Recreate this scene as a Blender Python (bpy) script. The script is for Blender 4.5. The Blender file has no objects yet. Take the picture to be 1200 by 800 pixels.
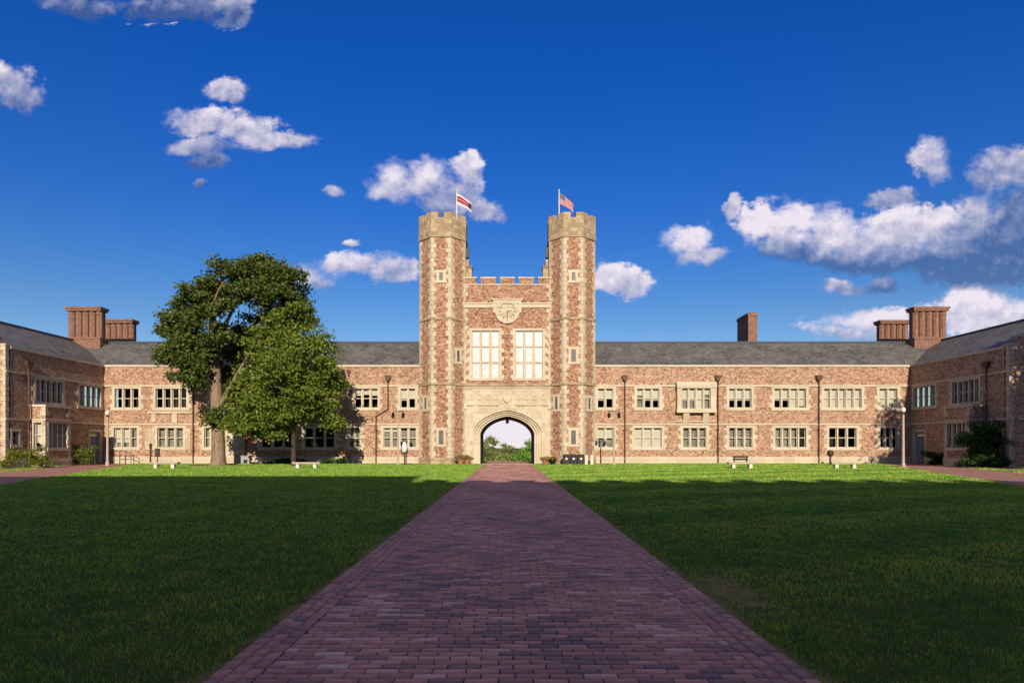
import bpy, bmesh, math, random
import numpy as np
from mathutils import Vector, Matrix
random.seed(11); rng = np.random.default_rng(5)
R = math.radians
S = bpy.context.scene
COL = S.collection

# ------------------------------------------------------------------ camera, sky, sun, exposure
F_PX, CX, HY, EYE = 750.0, 594.5, 523.0, 1.6        # focal length / vanishing point in photo pixels, eye height in metres
cd = bpy.data.cameras.new('camera'); cam = bpy.data.objects.new('camera', cd); COL.objects.link(cam)
cam.location = (0, 0, EYE); cam.rotation_euler = (R(90), 0, 0)
cd.sensor_width = 36; cd.lens = 36 * F_PX / 1200
cd.shift_x = (600 - CX) / 1200; cd.shift_y = (HY - 400) / 1200
cd.clip_start = .1; cd.clip_end = 5000
S.camera = cam
SUN_EL, SUN_AZ = 21.0, 2.5                           # sun low behind the camera, a little to the right
sd = bpy.data.lights.new('sun', 'SUN'); sun = bpy.data.objects.new('sun', sd); COL.objects.link(sun)
ldir = Vector((-math.sin(R(SUN_AZ)) * math.cos(R(SUN_EL)), math.cos(R(SUN_AZ)) * math.cos(R(SUN_EL)), -math.sin(R(SUN_EL))))
sun.rotation_euler = ldir.to_track_quat('-Z', 'Y').to_euler()
sun.location = (10, -30, 40)
sd.energy = 5.0; sd.angle = R(.5); sd.color = (1.0, .86, .66)
S.view_settings.view_transform = 'Standard'; S.view_settings.look = 'None'
S.view_settings.exposure = 0.25; S.view_settings.gamma = 1.0; S.view_settings.use_curve_mapping = False
S.cycles.max_bounces = 6; S.cycles.transparent_max_bounces = 12; S.cycles.use_denoising = True
S.cycles.caustics_reflective = False; S.cycles.caustics_refractive = False

def px(x, y, Y):                                     # photo pixel at depth Y -> world x, z
    return (x - CX) * Y / F_PX, EYE + (HY - y) * Y / F_PX

def nodes_of(t): return t.nodes, t.links
class NT:
    def __init__(s, tree): s.t = tree; s.n = tree.nodes; s.l = tree.links
    def add(s, typ, **kw):
        nd = s.n.new(typ)
        for k, v in kw.items():
            if k.startswith('i_'):
                pass
            else: setattr(nd, k, v)
        return nd
    def put(s, sock, v):
        if hasattr(v, 'is_output'): s.l.new(v, sock)
        elif v is not None: sock.default_value = v
    def math(s, op, a, b=None, c=None, clamp=False):
        nd = s.add('ShaderNodeMath', operation=op); nd.use_clamp = clamp
        for i, v in enumerate((a, b, c)):
            if v is not None: s.put(nd.inputs[i], v)
        return nd.outputs[0]
    def vmath(s, op, a, b=None):
        nd = s.add('ShaderNodeVectorMath', operation=op)
        s.put(nd.inputs[0], a)
        if b is not None: s.put(nd.inputs[1], b)
        return nd.outputs['Value' if op in ('LENGTH', 'DOT_PRODUCT', 'DISTANCE') else 'Vector']
    def mix(s, fac, a, b, blend='MIX'):
        nd = s.add('ShaderNodeMix', data_type='RGBA', blend_type=blend)
        s.put(nd.inputs[0], fac); s.put(nd.inputs[6], a); s.put(nd.inputs[7], b)
        return nd.outputs[2]
    def ramp(s, fac, stops, interp='LINEAR'):
        nd = s.add('ShaderNodeValToRGB'); cr = nd.color_ramp; cr.interpolation = interp
        while len(cr.elements) < len(stops): cr.elements.new(.5)
        for e, (p, c) in zip(cr.elements, stops):
            e.position = p; e.color = (*c, 1) if len(c) == 3 else c
        s.put(nd.inputs[0], fac); return nd.outputs[0]
    def rng(s, v, a, b, c=0., d=1., smooth=True):
        nd = s.add('ShaderNodeMapRange'); nd.interpolation_type = 'SMOOTHSTEP' if smooth else 'LINEAR'
        s.put(nd.inputs[0], v)
        for i, q in enumerate((a, b, c, d)): s.put(nd.inputs[i + 1], q)
        return nd.outputs[0]
    def noise(s, vec, scale, detail=4, rough=.5, color=False, dist=0):
        nd = s.add('ShaderNodeTexNoise'); s.put(nd.inputs['Vector'], vec)
        nd.inputs['Scale'].default_value = scale; nd.inputs['Detail'].default_value = detail
        nd.inputs['Roughness'].default_value = rough; nd.inputs['Distortion'].default_value = dist
        return nd.outputs[1 if color else 0]
    def comb(s, x, y, z=0.):
        nd = s.add('ShaderNodeCombineXYZ')
        for i, v in enumerate((x, y, z)): s.put(nd.inputs[i], v)
        return nd.outputs[0]
    def sep(s, v):
        nd = s.add('ShaderNodeSeparateXYZ'); s.put(nd.inputs[0], v); return nd.outputs

# world: Nishita sky with cumulus clouds laid out by direction
W = bpy.data.worlds.new('World'); S.world = W; W.use_nodes = True
w = NT(W.node_tree); w.n.clear()
sky = w.add('ShaderNodeTexSky', sky_type='NISHITA')
sky.sun_disc = False; sky.sun_elevation = R(SUN_EL); sky.sun_rotation = R(180 - SUN_AZ)
sky.altitude = 200; sky.air_density = 1.0; sky.dust_density = .25; sky.ozone_density = 3.5
hsv = w.add('ShaderNodeHueSaturation'); w.put(hsv.inputs['Color'], sky.outputs[0])
hsv.inputs['Saturation'].default_value = 1.32; hsv.inputs['Value'].default_value = 1.0; hsv.inputs['Hue'].default_value = .512
tc0 = w.add('ShaderNodeTexCoord')
skycol = w.mix(1.0, hsv.outputs[0], w.ramp(w.sep(tc0.outputs['Generated'])[2], [(.04, (1.06, .95, .90)), (.19, (.98, .86, .84)), (.34, (.62, .77, 1.0)), (.5, (.40, .75, 1.08))]), 'MULTIPLY')
tc = w.add('ShaderNodeTexCoord'); dx, dy, dz = w.sep(tc.outputs['Generated'])
dyc = w.math('MAXIMUM', dy, .05)
u = w.math('DIVIDE', dx, dyc); v = w.math('DIVIDE', dz, dyc)
uv = w.comb(u, v)
CLOUDS = [  # centre x, y, half-width, half-height in photo pixels, darkness of the base
    (8, 98, 36, 20, .5), (30, 115, 26, 16, .6), (0, 88, 24, 14, .2),
    (262, 106, 26, 12, .3), (238, 140, 40, 16, .3), (285, 150, 44, 17, .3), (325, 164, 44, 13, .3), (236, 168, 34, 12, .5), (243, 186, 22, 10, .9),
    (200, 8, 70, 16, .9), (270, 10, 30, 22, .6), (90, 8, 60, 12, .9),
    (388, 217, 18, 7, .3), (236, 214, 8, 6, .8),
    (468, 212, 30, 24, .15), (500, 210, 36, 24, .2), (525, 228, 40, 24, .6), (545, 196, 24, 20, .2), (565, 240, 26, 18, .4), (452, 220, 18, 12, .3),
    (362, 322, 30, 15, .3), (405, 308, 30, 15, .2), (460, 313, 36, 16, .4), (410, 284, 14, 5, .2), (380, 330, 16, 9, .6),
    (718, 322, 34, 18, .15), (745, 330, 24, 16, .3),
    (805, 285, 28, 20, .1), (826, 300, 30, 12, .3), (802, 302, 14, 8, .4),
    (895, 262, 36, 26, .0), (930, 258, 40, 26, .0), (970, 268, 44, 30, .1), (940, 286, 60, 20, .5), (1010, 288, 60, 24, .4), (1060, 272, 44, 26, .1),
    (1100, 268, 50, 26, .3), (1140, 246, 30, 16, .2), (990, 276, 66, 26, .1), (1030, 282, 60, 22, .15), (1110, 297, 105, 30, .95), (1188, 278, 66, 60, .95), (1020, 303, 105, 15, 1.05), (1165, 312, 80, 22, 1.05), (945, 299, 66, 11, .95),
    (1085, 190, 22, 24, .3), (1180, 200, 50, 26, .5), (1045, 234, 34, 12, .6), (856, 242, 12, 18, .4), (1150, 205, 26, 12, .5),
    (985, 332, 30, 10, .5), (1030, 330, 30, 10, .9), (1025, 378, 70, 18, .1), (1070, 372, 50, 18, .1), (1150, 362, 56, 30, .05), (1190, 368, 50, 28, .2), (990, 388, 50, 12, .3), (560, 512, 90, 22, -.25), (640, 510, 90, 24, -.25), (600, 498, 70, 18, -.2),
]
n1 = w.noise(uv, 8.0, 5, .6, color=True); n2 = w.noise(uv, 30.0, 6, .62)
wv = w.vmath('ADD', uv, w.vmath('MULTIPLY', w.vmath('SUBTRACT', n1, (.5, .5, .5)), (.085, .05, 0)))
fld = None; dk = None
for (cx, cy, a, b, dark) in CLOUDS:
    c = ((cx - CX) / F_PX, (HY - cy) / F_PX, 0)
    # chained through the previous puff (times a vanishing factor) so the shader compiler evaluates them one by one
    src = wv if fld is None else w.vmath('ADD', wv, w.comb(w.math('MULTIPLY', w.math('ADD', fld, dk[0]), 1e-7), 0.0))
    q = w.vmath('MULTIPLY', w.vmath('SUBTRACT', src, c), (F_PX / (a * 1.30), F_PX / (b * 1.30), 0))
    d = w.math('SUBTRACT', 1.0, w.vmath('LENGTH', q))
    dpos = w.math('MAXIMUM', d, 0.0)
    qy = w.sep(q)[1]
    # how much of this puff is seen as its shaded underside
    sh = w.math('MULTIPLY', dpos, w.math('ADD', w.math('MULTIPLY', qy, -.30), dark))
    fld = d if fld is None else w.math('MAXIMUM', fld, d)
    dk = (sh, dpos) if dk is None else (w.math('ADD', dk[0], sh), w.math('ADD', dk[1], dpos))
shade = w.math('DIVIDE', dk[0], w.math('MAXIMUM', dk[1], .001))
n3 = w.noise(w.vmath('ADD', uv, (.006, -.014, 0)), 30.0, 6, .62)
shade = w.math('ADD', shade, w.math('MULTIPLY', w.math('SUBTRACT', n3, n2), 1.1), clamp=True)
nsoft = w.noise(uv, 6.5, 2, .5)
nw = w.noise(w.vmath('MULTIPLY', uv, (1., 1.7, 1)), 13.0, 8, .68)
raw = w.math('ADD', fld, w.math('MULTIPLY', w.math('SUBTRACT', w.math('ADD', w.math('MULTIPLY', n2, .5), w.math('MULTIPLY', nw, .5)), .5), 2.4))
nd = w.add('ShaderNodeMapRange'); nd.interpolation_type = 'SMOOTHSTEP'
w.put(nd.inputs[0], raw); nd.inputs[1].default_value = .08; w.put(nd.inputs[2], w.math('ADD', w.math('ADD', .34, w.math('MULTIPLY', shade, .2)), w.math('MULTIPLY', w.rng(nsoft, .38, .62, 0, .7), w.math('SUBTRACT', 1.0, shade))))
front = w.rng(dy, .12, .3)
dens = w.math('MULTIPLY', w.math('MULTIPLY', nd.outputs[0], front), w.math('SUBTRACT', .97, w.math('MULTIPLY', shade, .30)))
ccol = w.ramp(shade, [(0.0, (7.4, 6.8, 7.5)), (.28, (5.4, 5.1, 6.2)), (.62, (2.6, 2.9, 4.4)), (1.0, (.62, 1.0, 2.4))])
final = w.mix(dens, skycol, ccol)
# unseen bright cloud added overhead and behind the viewer to fill the shade
nfill = w.noise(tc.outputs['Generated'], 2.6, 6, .58)
where = w.math('MAXIMUM', w.rng(dz, .60, .78), w.math('MULTIPLY', w.math('MULTIPLY', w.rng(dy, .1, -.25), w.rng(dz, .0, .08)), .25))
dfill = w.math('MULTIPLY', w.rng(nfill, .36, .56), where)
final = w.mix(dfill, final, w.ramp(nfill, [(.4, (3.9, 3.45, 4.1)), (.75, (3.0, 2.75, 3.6))]))
bg = w.add('ShaderNodeBackground'); w.put(bg.inputs[0], final); bg.inputs[1].default_value = .10
wo = w.add('ShaderNodeOutputWorld'); w.l.new(bg.outputs[0], wo.inputs[0])
W.cycles.sampling_method = 'MANUAL'; W.cycles.sample_map_resolution = 512

# ------------------------------------------------------------------ helpers
def world_loc(o):
    p = Vector((0, 0, 0))
    while o is not None: p += o.location; o = o.parent
    return p
def tag(o, label=None, cat=None, group=None, kind=None):
    if label: o['label'] = label
    if cat: o['category'] = cat
    if group: o['group'] = group
    if kind: o['kind'] = kind
    return o
def thing(name, label, cat, loc=(0, 0, 0), group=None):
    o = bpy.data.objects.new(name, None); COL.objects.link(o); o.location = loc; o.empty_display_size = .5
    return tag(o, label, cat, group)
def dup(root, loc, rotz=0, label=None, scale=None):
    r = root.copy(); COL.objects.link(r); r.location = loc; r.rotation_euler = (0, 0, rotz)
    if scale: r.scale = (scale,) * 3
    if label: r['label'] = label
    for ch in list(root.children):
        c = ch.copy(); COL.objects.link(c); c.parent = r
        for g in list(ch.children):
            d = g.copy(); COL.objects.link(d); d.parent = c
    return r
class Fr:                                            # a wall's own frame: along, up, outwards
    def __init__(s, O, U, N): s.O, s.U, s.N = Vector(O), Vector(U), Vector(N)
    def P(s, u, z, d=0): return s.O + s.U * u + Vector((0, 0, z)) + s.N * d
class MB:
    def __init__(s): s.v, s.f = [], []
    def face(s, *ps):
        i = len(s.v); s.v += [tuple(p) for p in ps]; s.f.append(tuple(range(i, i + len(ps)))); return s
    def box(s, x0, x1, y0, y1, z0, z1):
        i = len(s.v)
        s.v += [(x0, y0, z0), (x1, y0, z0), (x1, y1, z0), (x0, y1, z0), (x0, y0, z1), (x1, y0, z1), (x1, y1, z1), (x0, y1, z1)]
        s.f += [tuple(i + k for k in q) for q in ((3, 2, 1, 0), (4, 5, 6, 7), (0, 1, 5, 4), (1, 2, 6, 5), (2, 3, 7, 6), (3, 0, 4, 7))]
        return s
    def fbox(s, F, u0, u1, z0, z1, d0, d1):
        ps = [F.P(a, z, d) for z in (z0, z1) for (a, d) in ((u0, d0), (u1, d0), (u1, d1), (u0, d1))]
        i = len(s.v); s.v += [tuple(p) for p in ps]
        s.f += [tuple(i + k for k in q) for q in ((3, 2, 1, 0), (4, 5, 6, 7), (0, 1, 5, 4), (1, 2, 6, 5), (2, 3, 7, 6), (3, 0, 4, 7))]
        return s
    def prism(s, pts, z0, z1):                       # polygon in plan, extruded up
        n = len(pts); i = len(s.v)
        s.v += [(p[0], p[1], z0) for p in pts] + [(p[0], p[1], z1) for p in pts]
        s.f.append(tuple(i + k for k in reversed(range(n)))); s.f.append(tuple(i + n + k for k in range(n)))
        for k in range(n): s.f.append((i + k, i + (k + 1) % n, i + n + (k + 1) % n, i + n + k))
        return s
    def fprism(s, F, pts, d0, d1):                   # polygon in the wall plane, extruded outwards
        n = len(pts); i = len(s.v)
        s.v += [tuple(F.P(a, z, d0)) for a, z in pts] + [tuple(F.P(a, z, d1)) for a, z in pts]
        s.f.append(tuple(i + k for k in reversed(range(n)))); s.f.append(tuple(i + n + k for k in range(n)))
        for k in range(n): s.f.append((i + k, i + (k + 1) % n, i + n + (k + 1) % n, i + n + k))
        return s
    def tube(s, pts, rads, n=8, cap=True):
        pts = [Vector(p) for p in pts]; rings = []
        for k, p in enumerate(pts):
            t = (pts[min(k + 1, len(pts) - 1)] - pts[max(k - 1, 0)]).normalized()
            a = t.orthogonal().normalized() if k == 0 else (a - t * a.dot(t)).normalized()
            b = t.cross(a); r = rads[k] if hasattr(rads, '__len__') else rads
            rings.append(len(s.v))
            s.v += [tuple(p + (a * math.cos(2 * math.pi * j / n) + b * math.sin(2 * math.pi * j / n)) * r) for j in range(n)]
        for k in range(len(pts) - 1):
            for j in range(n):
                s.f.append((rings[k] + j, rings[k] + (j + 1) % n, rings[k + 1] + (j + 1) % n, rings[k + 1] + j))
        if cap:
            s.f.append(tuple(rings[0] + j for j in reversed(range(n)))); s.f.append(tuple(rings[-1] + j for j in range(n)))
        return s
    def lathe(s, prof, c=(0, 0, 0), n=16):           # (radius, z) profile
        i = len(s.v)
        for r, z in prof:
            s.v += [(c[0] + r * math.cos(2 * math.pi * j / n), c[1] + r * math.sin(2 * math.pi * j / n), c[2] + z) for j in range(n)]
        for k in range(len(prof) - 1):
            for j in range(n):
                s.f.append((i + k * n + j, i + k * n + (j + 1) % n, i + (k + 1) * n + (j + 1) % n, i + (k + 1) * n + j))
        s.f.append(tuple(i + j for j in reversed(range(n)))); m = i + (len(prof) - 1) * n
        s.f.append(tuple(m + j for j in range(n))); return s
    def wall(s, F, u0, u1, z0, z1, holes=(), d=0):
        us = sorted({u0, u1, *[h[k] for h in holes for k in (0, 1) if u0 < h[k] < u1]})
        zs = sorted({z0, z1, *[h[k] for h in holes for k in (2, 3) if z0 < h[k] < z1]})
        flip = F.U.cross(Vector((0, 0, 1))).dot(F.N) < 0
        for a, b in zip(us, us[1:]):
            for p, q in zip(zs, zs[1:]):
                m, n = (a + b) / 2, (p + q) / 2
                if any(h[0] < m < h[1] and h[2] < n < h[3] for h in holes): continue
                ps = [F.P(a, p, d), F.P(b, p, d), F.P(b, q, d), F.P(a, q, d)]
                s.face(*(reversed(ps) if flip else ps))
        return s
    def build(s, name, mat, parent=None, smooth=False, recalc=False):
        me = bpy.data.meshes.new(name)
        off = world_loc(parent) if parent else Vector((0, 0, 0))
        me.from_pydata([(a - off.x, b - off.y, c - off.z) for a, b, c in s.v], [], s.f); me.update()
        if recalc:
            bm = bmesh.new(); bm.from_mesh(me); bmesh.ops.recalc_face_normals(bm, faces=bm.faces); bm.to_mesh(me); bm.free()
        if smooth:
            for p in me.polygons: p.use_smooth = True
        me.materials.append(mat)
        o = bpy.data.objects.new(name, me); COL.objects.link(o)
        if parent: o.parent = parent
        return o
def np_mesh(name, verts, faces, mat, parent=None, attr=None):
    me = bpy.data.meshes.new(name); k = faces.shape[1]
    if parent is not None: verts = verts - np.array(world_loc(parent))
    me.vertices.add(len(verts)); me.vertices.foreach_set('co', verts.astype(np.float32).ravel())
    me.loops.add(faces.size); me.loops.foreach_set('vertex_index', faces.astype(np.int32).ravel())
    me.polygons.add(len(faces)); me.polygons.foreach_set('loop_start', np.arange(0, faces.size, k, dtype=np.int32))
    me.update(calc_edges=True)
    if attr is not None:
        a = me.attributes.new('rnd', 'FLOAT', 'FACE'); a.data.foreach_set('value', attr.astype(np.float32))
    me.materials.append(mat)
    o = bpy.data.objects.new(name, me); COL.objects.link(o)
    if parent: o.parent = parent
    return o

# ------------------------------------------------------------------ materials
def new_mat(name):
    m = bpy.data.materials.new(name); m.use_nodes = True
    t = NT(m.node_tree); b = t.n['Principled BSDF']; b.inputs['Roughness'].default_value = .85
    b.inputs['Specular IOR Level'].default_value = .25
    return m, t, b
def wall_uv(t):
    g = t.add('ShaderNodeNewGeometry')
    tan = t.vmath('CROSS_PRODUCT', (0, 0, 1), g.outputs['True Normal'])
    uu = t.vmath('DOT_PRODUCT', g.outputs['Position'], tan)
    return t.comb(uu, t.sep(g.outputs['Position'])[2]), g.outputs['Position']
def bump(t, b, h, dist, strength=1.):
    nd = t.add('ShaderNodeBump'); nd.inputs['Distance'].default_value = dist; nd.inputs['Strength'].default_value = strength
    t.put(nd.inputs['Height'], h); t.l.new(nd.outputs[0], b.inputs['Normal'])
def brick_node(t, vec, bw, bh, mortar, off=.5, smooth=.1, sq=1.0):
    nd = t.add('ShaderNodeTexBrick'); t.put(nd.inputs['Vector'], vec)
    nd.offset = off; nd.squash = sq; nd.squash_frequency = 3
    nd.inputs['Color1'].default_value = (0, 0, 0, 1); nd.inputs['Color2'].default_value = (1, 1, 1, 1)
    nd.inputs['Mortar'].default_value = (.5, .5, .5, 1)
    nd.inputs['Scale'].default_value = 1; nd.inputs['Mortar Size'].default_value = mortar; nd.inputs['Mortar Smooth'].default_value = smooth
    nd.inputs['Brick Width'].default_value = bw; nd.inputs['Row Height'].default_value = bh
    return nd.outputs[0], nd.outputs[1]
def masonry(name, stops, mortar_col, bw=.46, bh=.2, mortar=.012, rough=.9):
    m, t, b = new_mat(name)
    uv_, P = wall_uv(t)
    wob = t.vmath('ADD', uv_, t.vmath('MULTIPLY', t.vmath('SUBTRACT', t.noise(P, 3.1, 2, .5, True), (.5, .5, .5)), (.10, .03, 0)))
    c, f = brick_node(t, wob, bw, bh, mortar, sq=.65)
    c2, f2 = brick_node(t, t.vmath('ADD', wob, (.13, 0, 0)), bw * .53, bh, mortar)
    r = t.math('ADD', t.math('MULTIPLY', c, .62), t.math('MULTIPLY', c2, .38))
    col = t.ramp(r, stops)
    fine = t.noise(P, 26, 5, .65)
    col = t.mix(.5, col, t.ramp(fine, [(.25, (.30, .30, .30)), (.75, (.70, .70, .70))]), 'OVERLAY')
    big = t.noise(P, .45, 3, .5)
    col = t.mix(t.rng(big, .38, .72, 0, .30), col, t.mix(1., col, (.62, .58, .56, 1), 'MULTIPLY'))
    streak = t.noise(t.vmath('MULTIPLY', P, (1.6, 1.6, .16)), 1, 4, .6)
    col = t.mix(t.rng(streak, .54, .78, 0, .35), col, (.10, .085, .07, 1))
    col = t.mix(t.math('MULTIPLY', f, .75), col, mortar_col)
    t.put(b.inputs['Base Color'], col); b.inputs['Roughness'].default_value = rough
    h = t.math('SUBTRACT', t.math('ADD', t.math('MULTIPLY', fine, .5), t.math('MULTIPLY', r, .35)), f)
    bump(t, b, h, .03, .8)
    return m
GRANITE = masonry('red_granite', [(.10, (.17, .085, .06)), (.28, (.31, .165, .11)), (.48, (.41, .235, .155)), (.68, (.48, .30, .205)), (.9, (.56, .41, .30))], (.48, .36, .25, 1), .235, .125, .009)
GATE_GRANITE = masonry('gatehouse_granite', [(.10, (.14, .058, .038)), (.28, (.25, .115, .072)), (.48, (.36, .18, .11)), (.68, (.43, .245, .155)), (.9, (.53, .36, .25))], (.44, .33, .235, 1), .235, .125, .009)
CHIMNEY_BRICK = masonry('chimney_brick', [(.1, (.13, .06, .042)), (.5, (.25, .125, .085)), (.9, (.34, .185, .13))], (.38, .25, .19, 1), .22, .08, .008)
def stone(name, c0, c1, bw=.9, bh=.42, stain=.45, joint=.35):
    m, t, b = new_mat(name)
    uv_, P = wall_uv(t)
    c, f = brick_node(t, uv_, bw, bh, .008, sq=.7)
    col = t.mix(c, (*c0, 1), (*c1, 1))
    n = t.noise(P, 7, 6, .65)
    col = t.mix(t.rng(n, .45, .78, 0, stain), col, (c0[0] * .45, c0[1] * .43, c0[2] * .42, 1))
    streak = t.noise(t.vmath('MULTIPLY', P, (2.2, 2.2, .22)), 1, 4, .6)
    col = t.mix(t.rng(streak, .55, .8, 0, stain), col, (.17, .145, .11, 1))
    col = t.mix(t.math('MULTIPLY', f, joint), col, (.22, .18, .13, 1))
    t.put(b.inputs['Base Color'], col)
    bump(t, b, t.math('SUBTRACT', n, f), .015, .6)
    return m
LIME = stone('limestone', (.43, .355, .25), (.57, .49, .37))
LIME_TRIM = stone('limestone_trim', (.47, .40, .295), (.56, .485, .375), 1.3, .9, .35, .25)
LIME_OLD = stone('weathered_limestone', (.27, .20, .125), (.46, .35, .23), .6, .36, .7, .6)
def slate():
    m, t, b = new_mat('slate')
    g = t.add('ShaderNodeNewGeometry'); P = g.outputs['Position']
    tan = t.vmath('NORMALIZE', t.vmath('CROSS_PRODUCT', (0, 0, 1), g.outputs['True Normal']))
    up = t.vmath('CROSS_PRODUCT', g.outputs['True Normal'], tan)
    vec = t.comb(t.vmath('DOT_PRODUCT', P, tan), t.vmath('DOT_PRODUCT', P, up))
    c, f = brick_node(t, vec, .34, .26, .012)
    col = t.ramp(c, [(.05, (.062, .060, .060)), (.4, (.096, .093, .086)), (.75, (.118, .115, .104)), (1., (.165, .152, .128))])
    big = t.noise(P, .6, 4, .6)
    col = t.mix(t.rng(big, .35, .75, 0, .5), col, (.24, .215, .17, 1))
    col = t.mix(t.math('MULTIPLY', f, .7), col, (.04, .04, .045, 1))
    t.put(b.inputs['Base Color'], col); b.inputs['Roughness'].default_value = .65
    bump(t, b, t.math('SUBTRACT', t.math('MULTIPLY', c, .6), f), .015, .7)
    return m
SLATE = slate()
def plain(name, col, rough=.6, metal=0., var=.25, scale=12, spec=.3):
    m, t, b = new_mat(name)
    P = t.add('ShaderNodeNewGeometry').outputs['Position']
    n = t.noise(P, scale, 5, .6)
    c = t.mix(t.rng(n, .35, .7, 0, 1), tuple(x * (1 - var) for x in col) + (1,), tuple(min(1, x * (1 + var)) for x in col) + (1,))
    t.put(b.inputs['Base Color'], c); b.inputs['Roughness'].default_value = rough; b.inputs['Metallic'].default_value = metal
    b.inputs['Specular IOR Level'].default_value = spec
    return m
CREAM_PAINT = plain('cream_paint', (.52, .475, .39), .6, var=.08)
BLIND = plain('blind_fabric', (.70, .66, .58), .9, var=.06, scale=3)
CURTAIN = plain('grey_curtain', (.30, .28, .25), .9, var=.2, scale=3)
BRONZE = plain('dark_bronze', (.055, .035, .028), .5, var=.3)
COPPER = plain('brown_downpipe', (.085, .045, .032), .55, var=.3, scale=4)
BLACK = plain('black_paint', (.008, .008, .009), .5, var=.2)
LEAD = plain('lead_ridge', (.055, .065, .085), .6, var=.2)
ROOM_GLOOM = plain('room_gloom', (.035, .03, .026), .9, var=.5, scale=.8)  # gloom of the rooms behind the glass put into this dark colour
CONCRETE = plain('pink_concrete', (.42, .34, .27), .85, var=.15, scale=20)
BENCH_STONE = plain('bench_stone', (.40, .35, .28), .85, var=.2, scale=16)
WHITE_STONE = plain('white_stone', (.66, .62, .52), .8, var=.1, scale=16)
GLOBE = plain('white_globe', (.80, .79, .76), .25, var=.02)
TERRACOTTA = plain('terracotta', (.33, .15, .075), .8, var=.2)
GREY_METAL = plain('grey_metal', (.30, .30, .31), .5, var=.15)
DOOR = plain('grey_door', (.20, .20, .22), .55, var=.15)
BARK = None
def glass():
    m, t, b = new_mat('window_glass')
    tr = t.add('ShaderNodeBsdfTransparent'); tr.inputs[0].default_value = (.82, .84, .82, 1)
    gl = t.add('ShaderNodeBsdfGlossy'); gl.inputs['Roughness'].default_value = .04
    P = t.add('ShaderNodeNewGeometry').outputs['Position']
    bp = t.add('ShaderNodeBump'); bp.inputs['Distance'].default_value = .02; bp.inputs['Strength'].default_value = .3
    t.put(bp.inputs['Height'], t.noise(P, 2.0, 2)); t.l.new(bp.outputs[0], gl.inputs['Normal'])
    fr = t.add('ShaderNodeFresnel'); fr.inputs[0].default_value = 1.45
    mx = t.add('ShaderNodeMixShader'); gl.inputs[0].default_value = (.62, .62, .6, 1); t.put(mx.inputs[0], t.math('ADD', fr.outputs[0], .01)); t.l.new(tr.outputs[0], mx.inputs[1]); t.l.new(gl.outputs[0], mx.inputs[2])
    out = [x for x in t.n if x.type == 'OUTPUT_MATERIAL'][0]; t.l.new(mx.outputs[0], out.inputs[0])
    return m
GLASS = glass()
def leaded():
    m, t, b = new_mat('leaded_light')
    uv_, P = wall_uv(t)
    c, f = brick_node(t, uv_, .21, .26, .012, off=0.)
    col = t.mix(c, (.44, .445, .47, 1), (.62, .625, .65, 1))
    col = t.mix(t.rng(t.noise(P, 1.3, 3), .45, .7, 0, .35), col, (.50, .48, .46, 1))
    col = t.mix(t.math('MULTIPLY', f, .6), col, (.34, .31, .27, 1))
    t.put(b.inputs['Base Color'], col); b.inputs['Roughness'].default_value = .3
    return m
LEADED = leaded()
def bark():
    m, t, b = new_mat('bark')
    P = t.add('ShaderNodeNewGeometry').outputs['Position']
    n = t.noise(t.vmath('MULTIPLY', P, (9, 9, 1.6)), 1, 6, .65)
    t.put(b.inputs['Base Color'], t.ramp(n, [(.3, (.10, .07, .05)), (.55, (.26, .185, .13)), (.8, (.38, .29, .21))]))
    bump(t, b, n, .06)
    return m
BARK = bark()
def leaf(name, dark, light, trans=.35):
    m, t, b = new_mat(name)
    g = t.add('ShaderNodeNewGeometry')
    P = g.outputs['Position']
    mixf = t.math('ADD', t.math('MULTIPLY', g.outputs['Random Per Island'], .55), t.math('MULTIPLY', t.noise(P, .9, 3), .55))
    col = t.ramp(mixf, [(.2, dark), (.85, light)])
    t.put(b.inputs['Base Color'], col); b.inputs['Roughness'].default_value = .5; b.inputs['Specular IOR Level'].default_value = .3
    tl = t.add('ShaderNodeBsdfTranslucent'); t.put(tl.inputs[0], t.mix(1., col, (1.1, 1.2, .5, 1), 'MULTIPLY'))
    mx = t.add('ShaderNodeMixShader'); mx.inputs[0].default_value = trans
    t.l.new(b.outputs[0], mx.inputs[1]); t.l.new(tl.outputs[0], mx.inputs[2])
    out = [x for x in t.n if x.type == 'OUTPUT_MATERIAL'][0]; t.l.new(mx.outputs[0], out.inputs[0])
    return m
LEAF_OAK = leaf('oak_leaves', (.032, .058, .010), (.135, .168, .030), .3)
LEAF_LIME = leaf('bright_leaves', (.048, .085, .010), (.22, .27, .036), .3)
LEAF_DARK = leaf('dark_leaves', (.014, .04, .008), (.05, .11, .018), .3)
LEAF_YELLOW = leaf('yellow_leaves', (.07, .10, .012), (.24, .25, .04), .35)
LEAF_FAR = leaf('far_leaves', (.13, .17, .05), (.34, .36, .12), .35)
LEAF_FAR_B = leaf('far_bright_leaves', (.10, .22, .03), (.26, .46, .06), .35)
LEAF_DRY = leaf('dry_leaves', (.20, .12, .03), (.38, .27, .09), .3)

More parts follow.
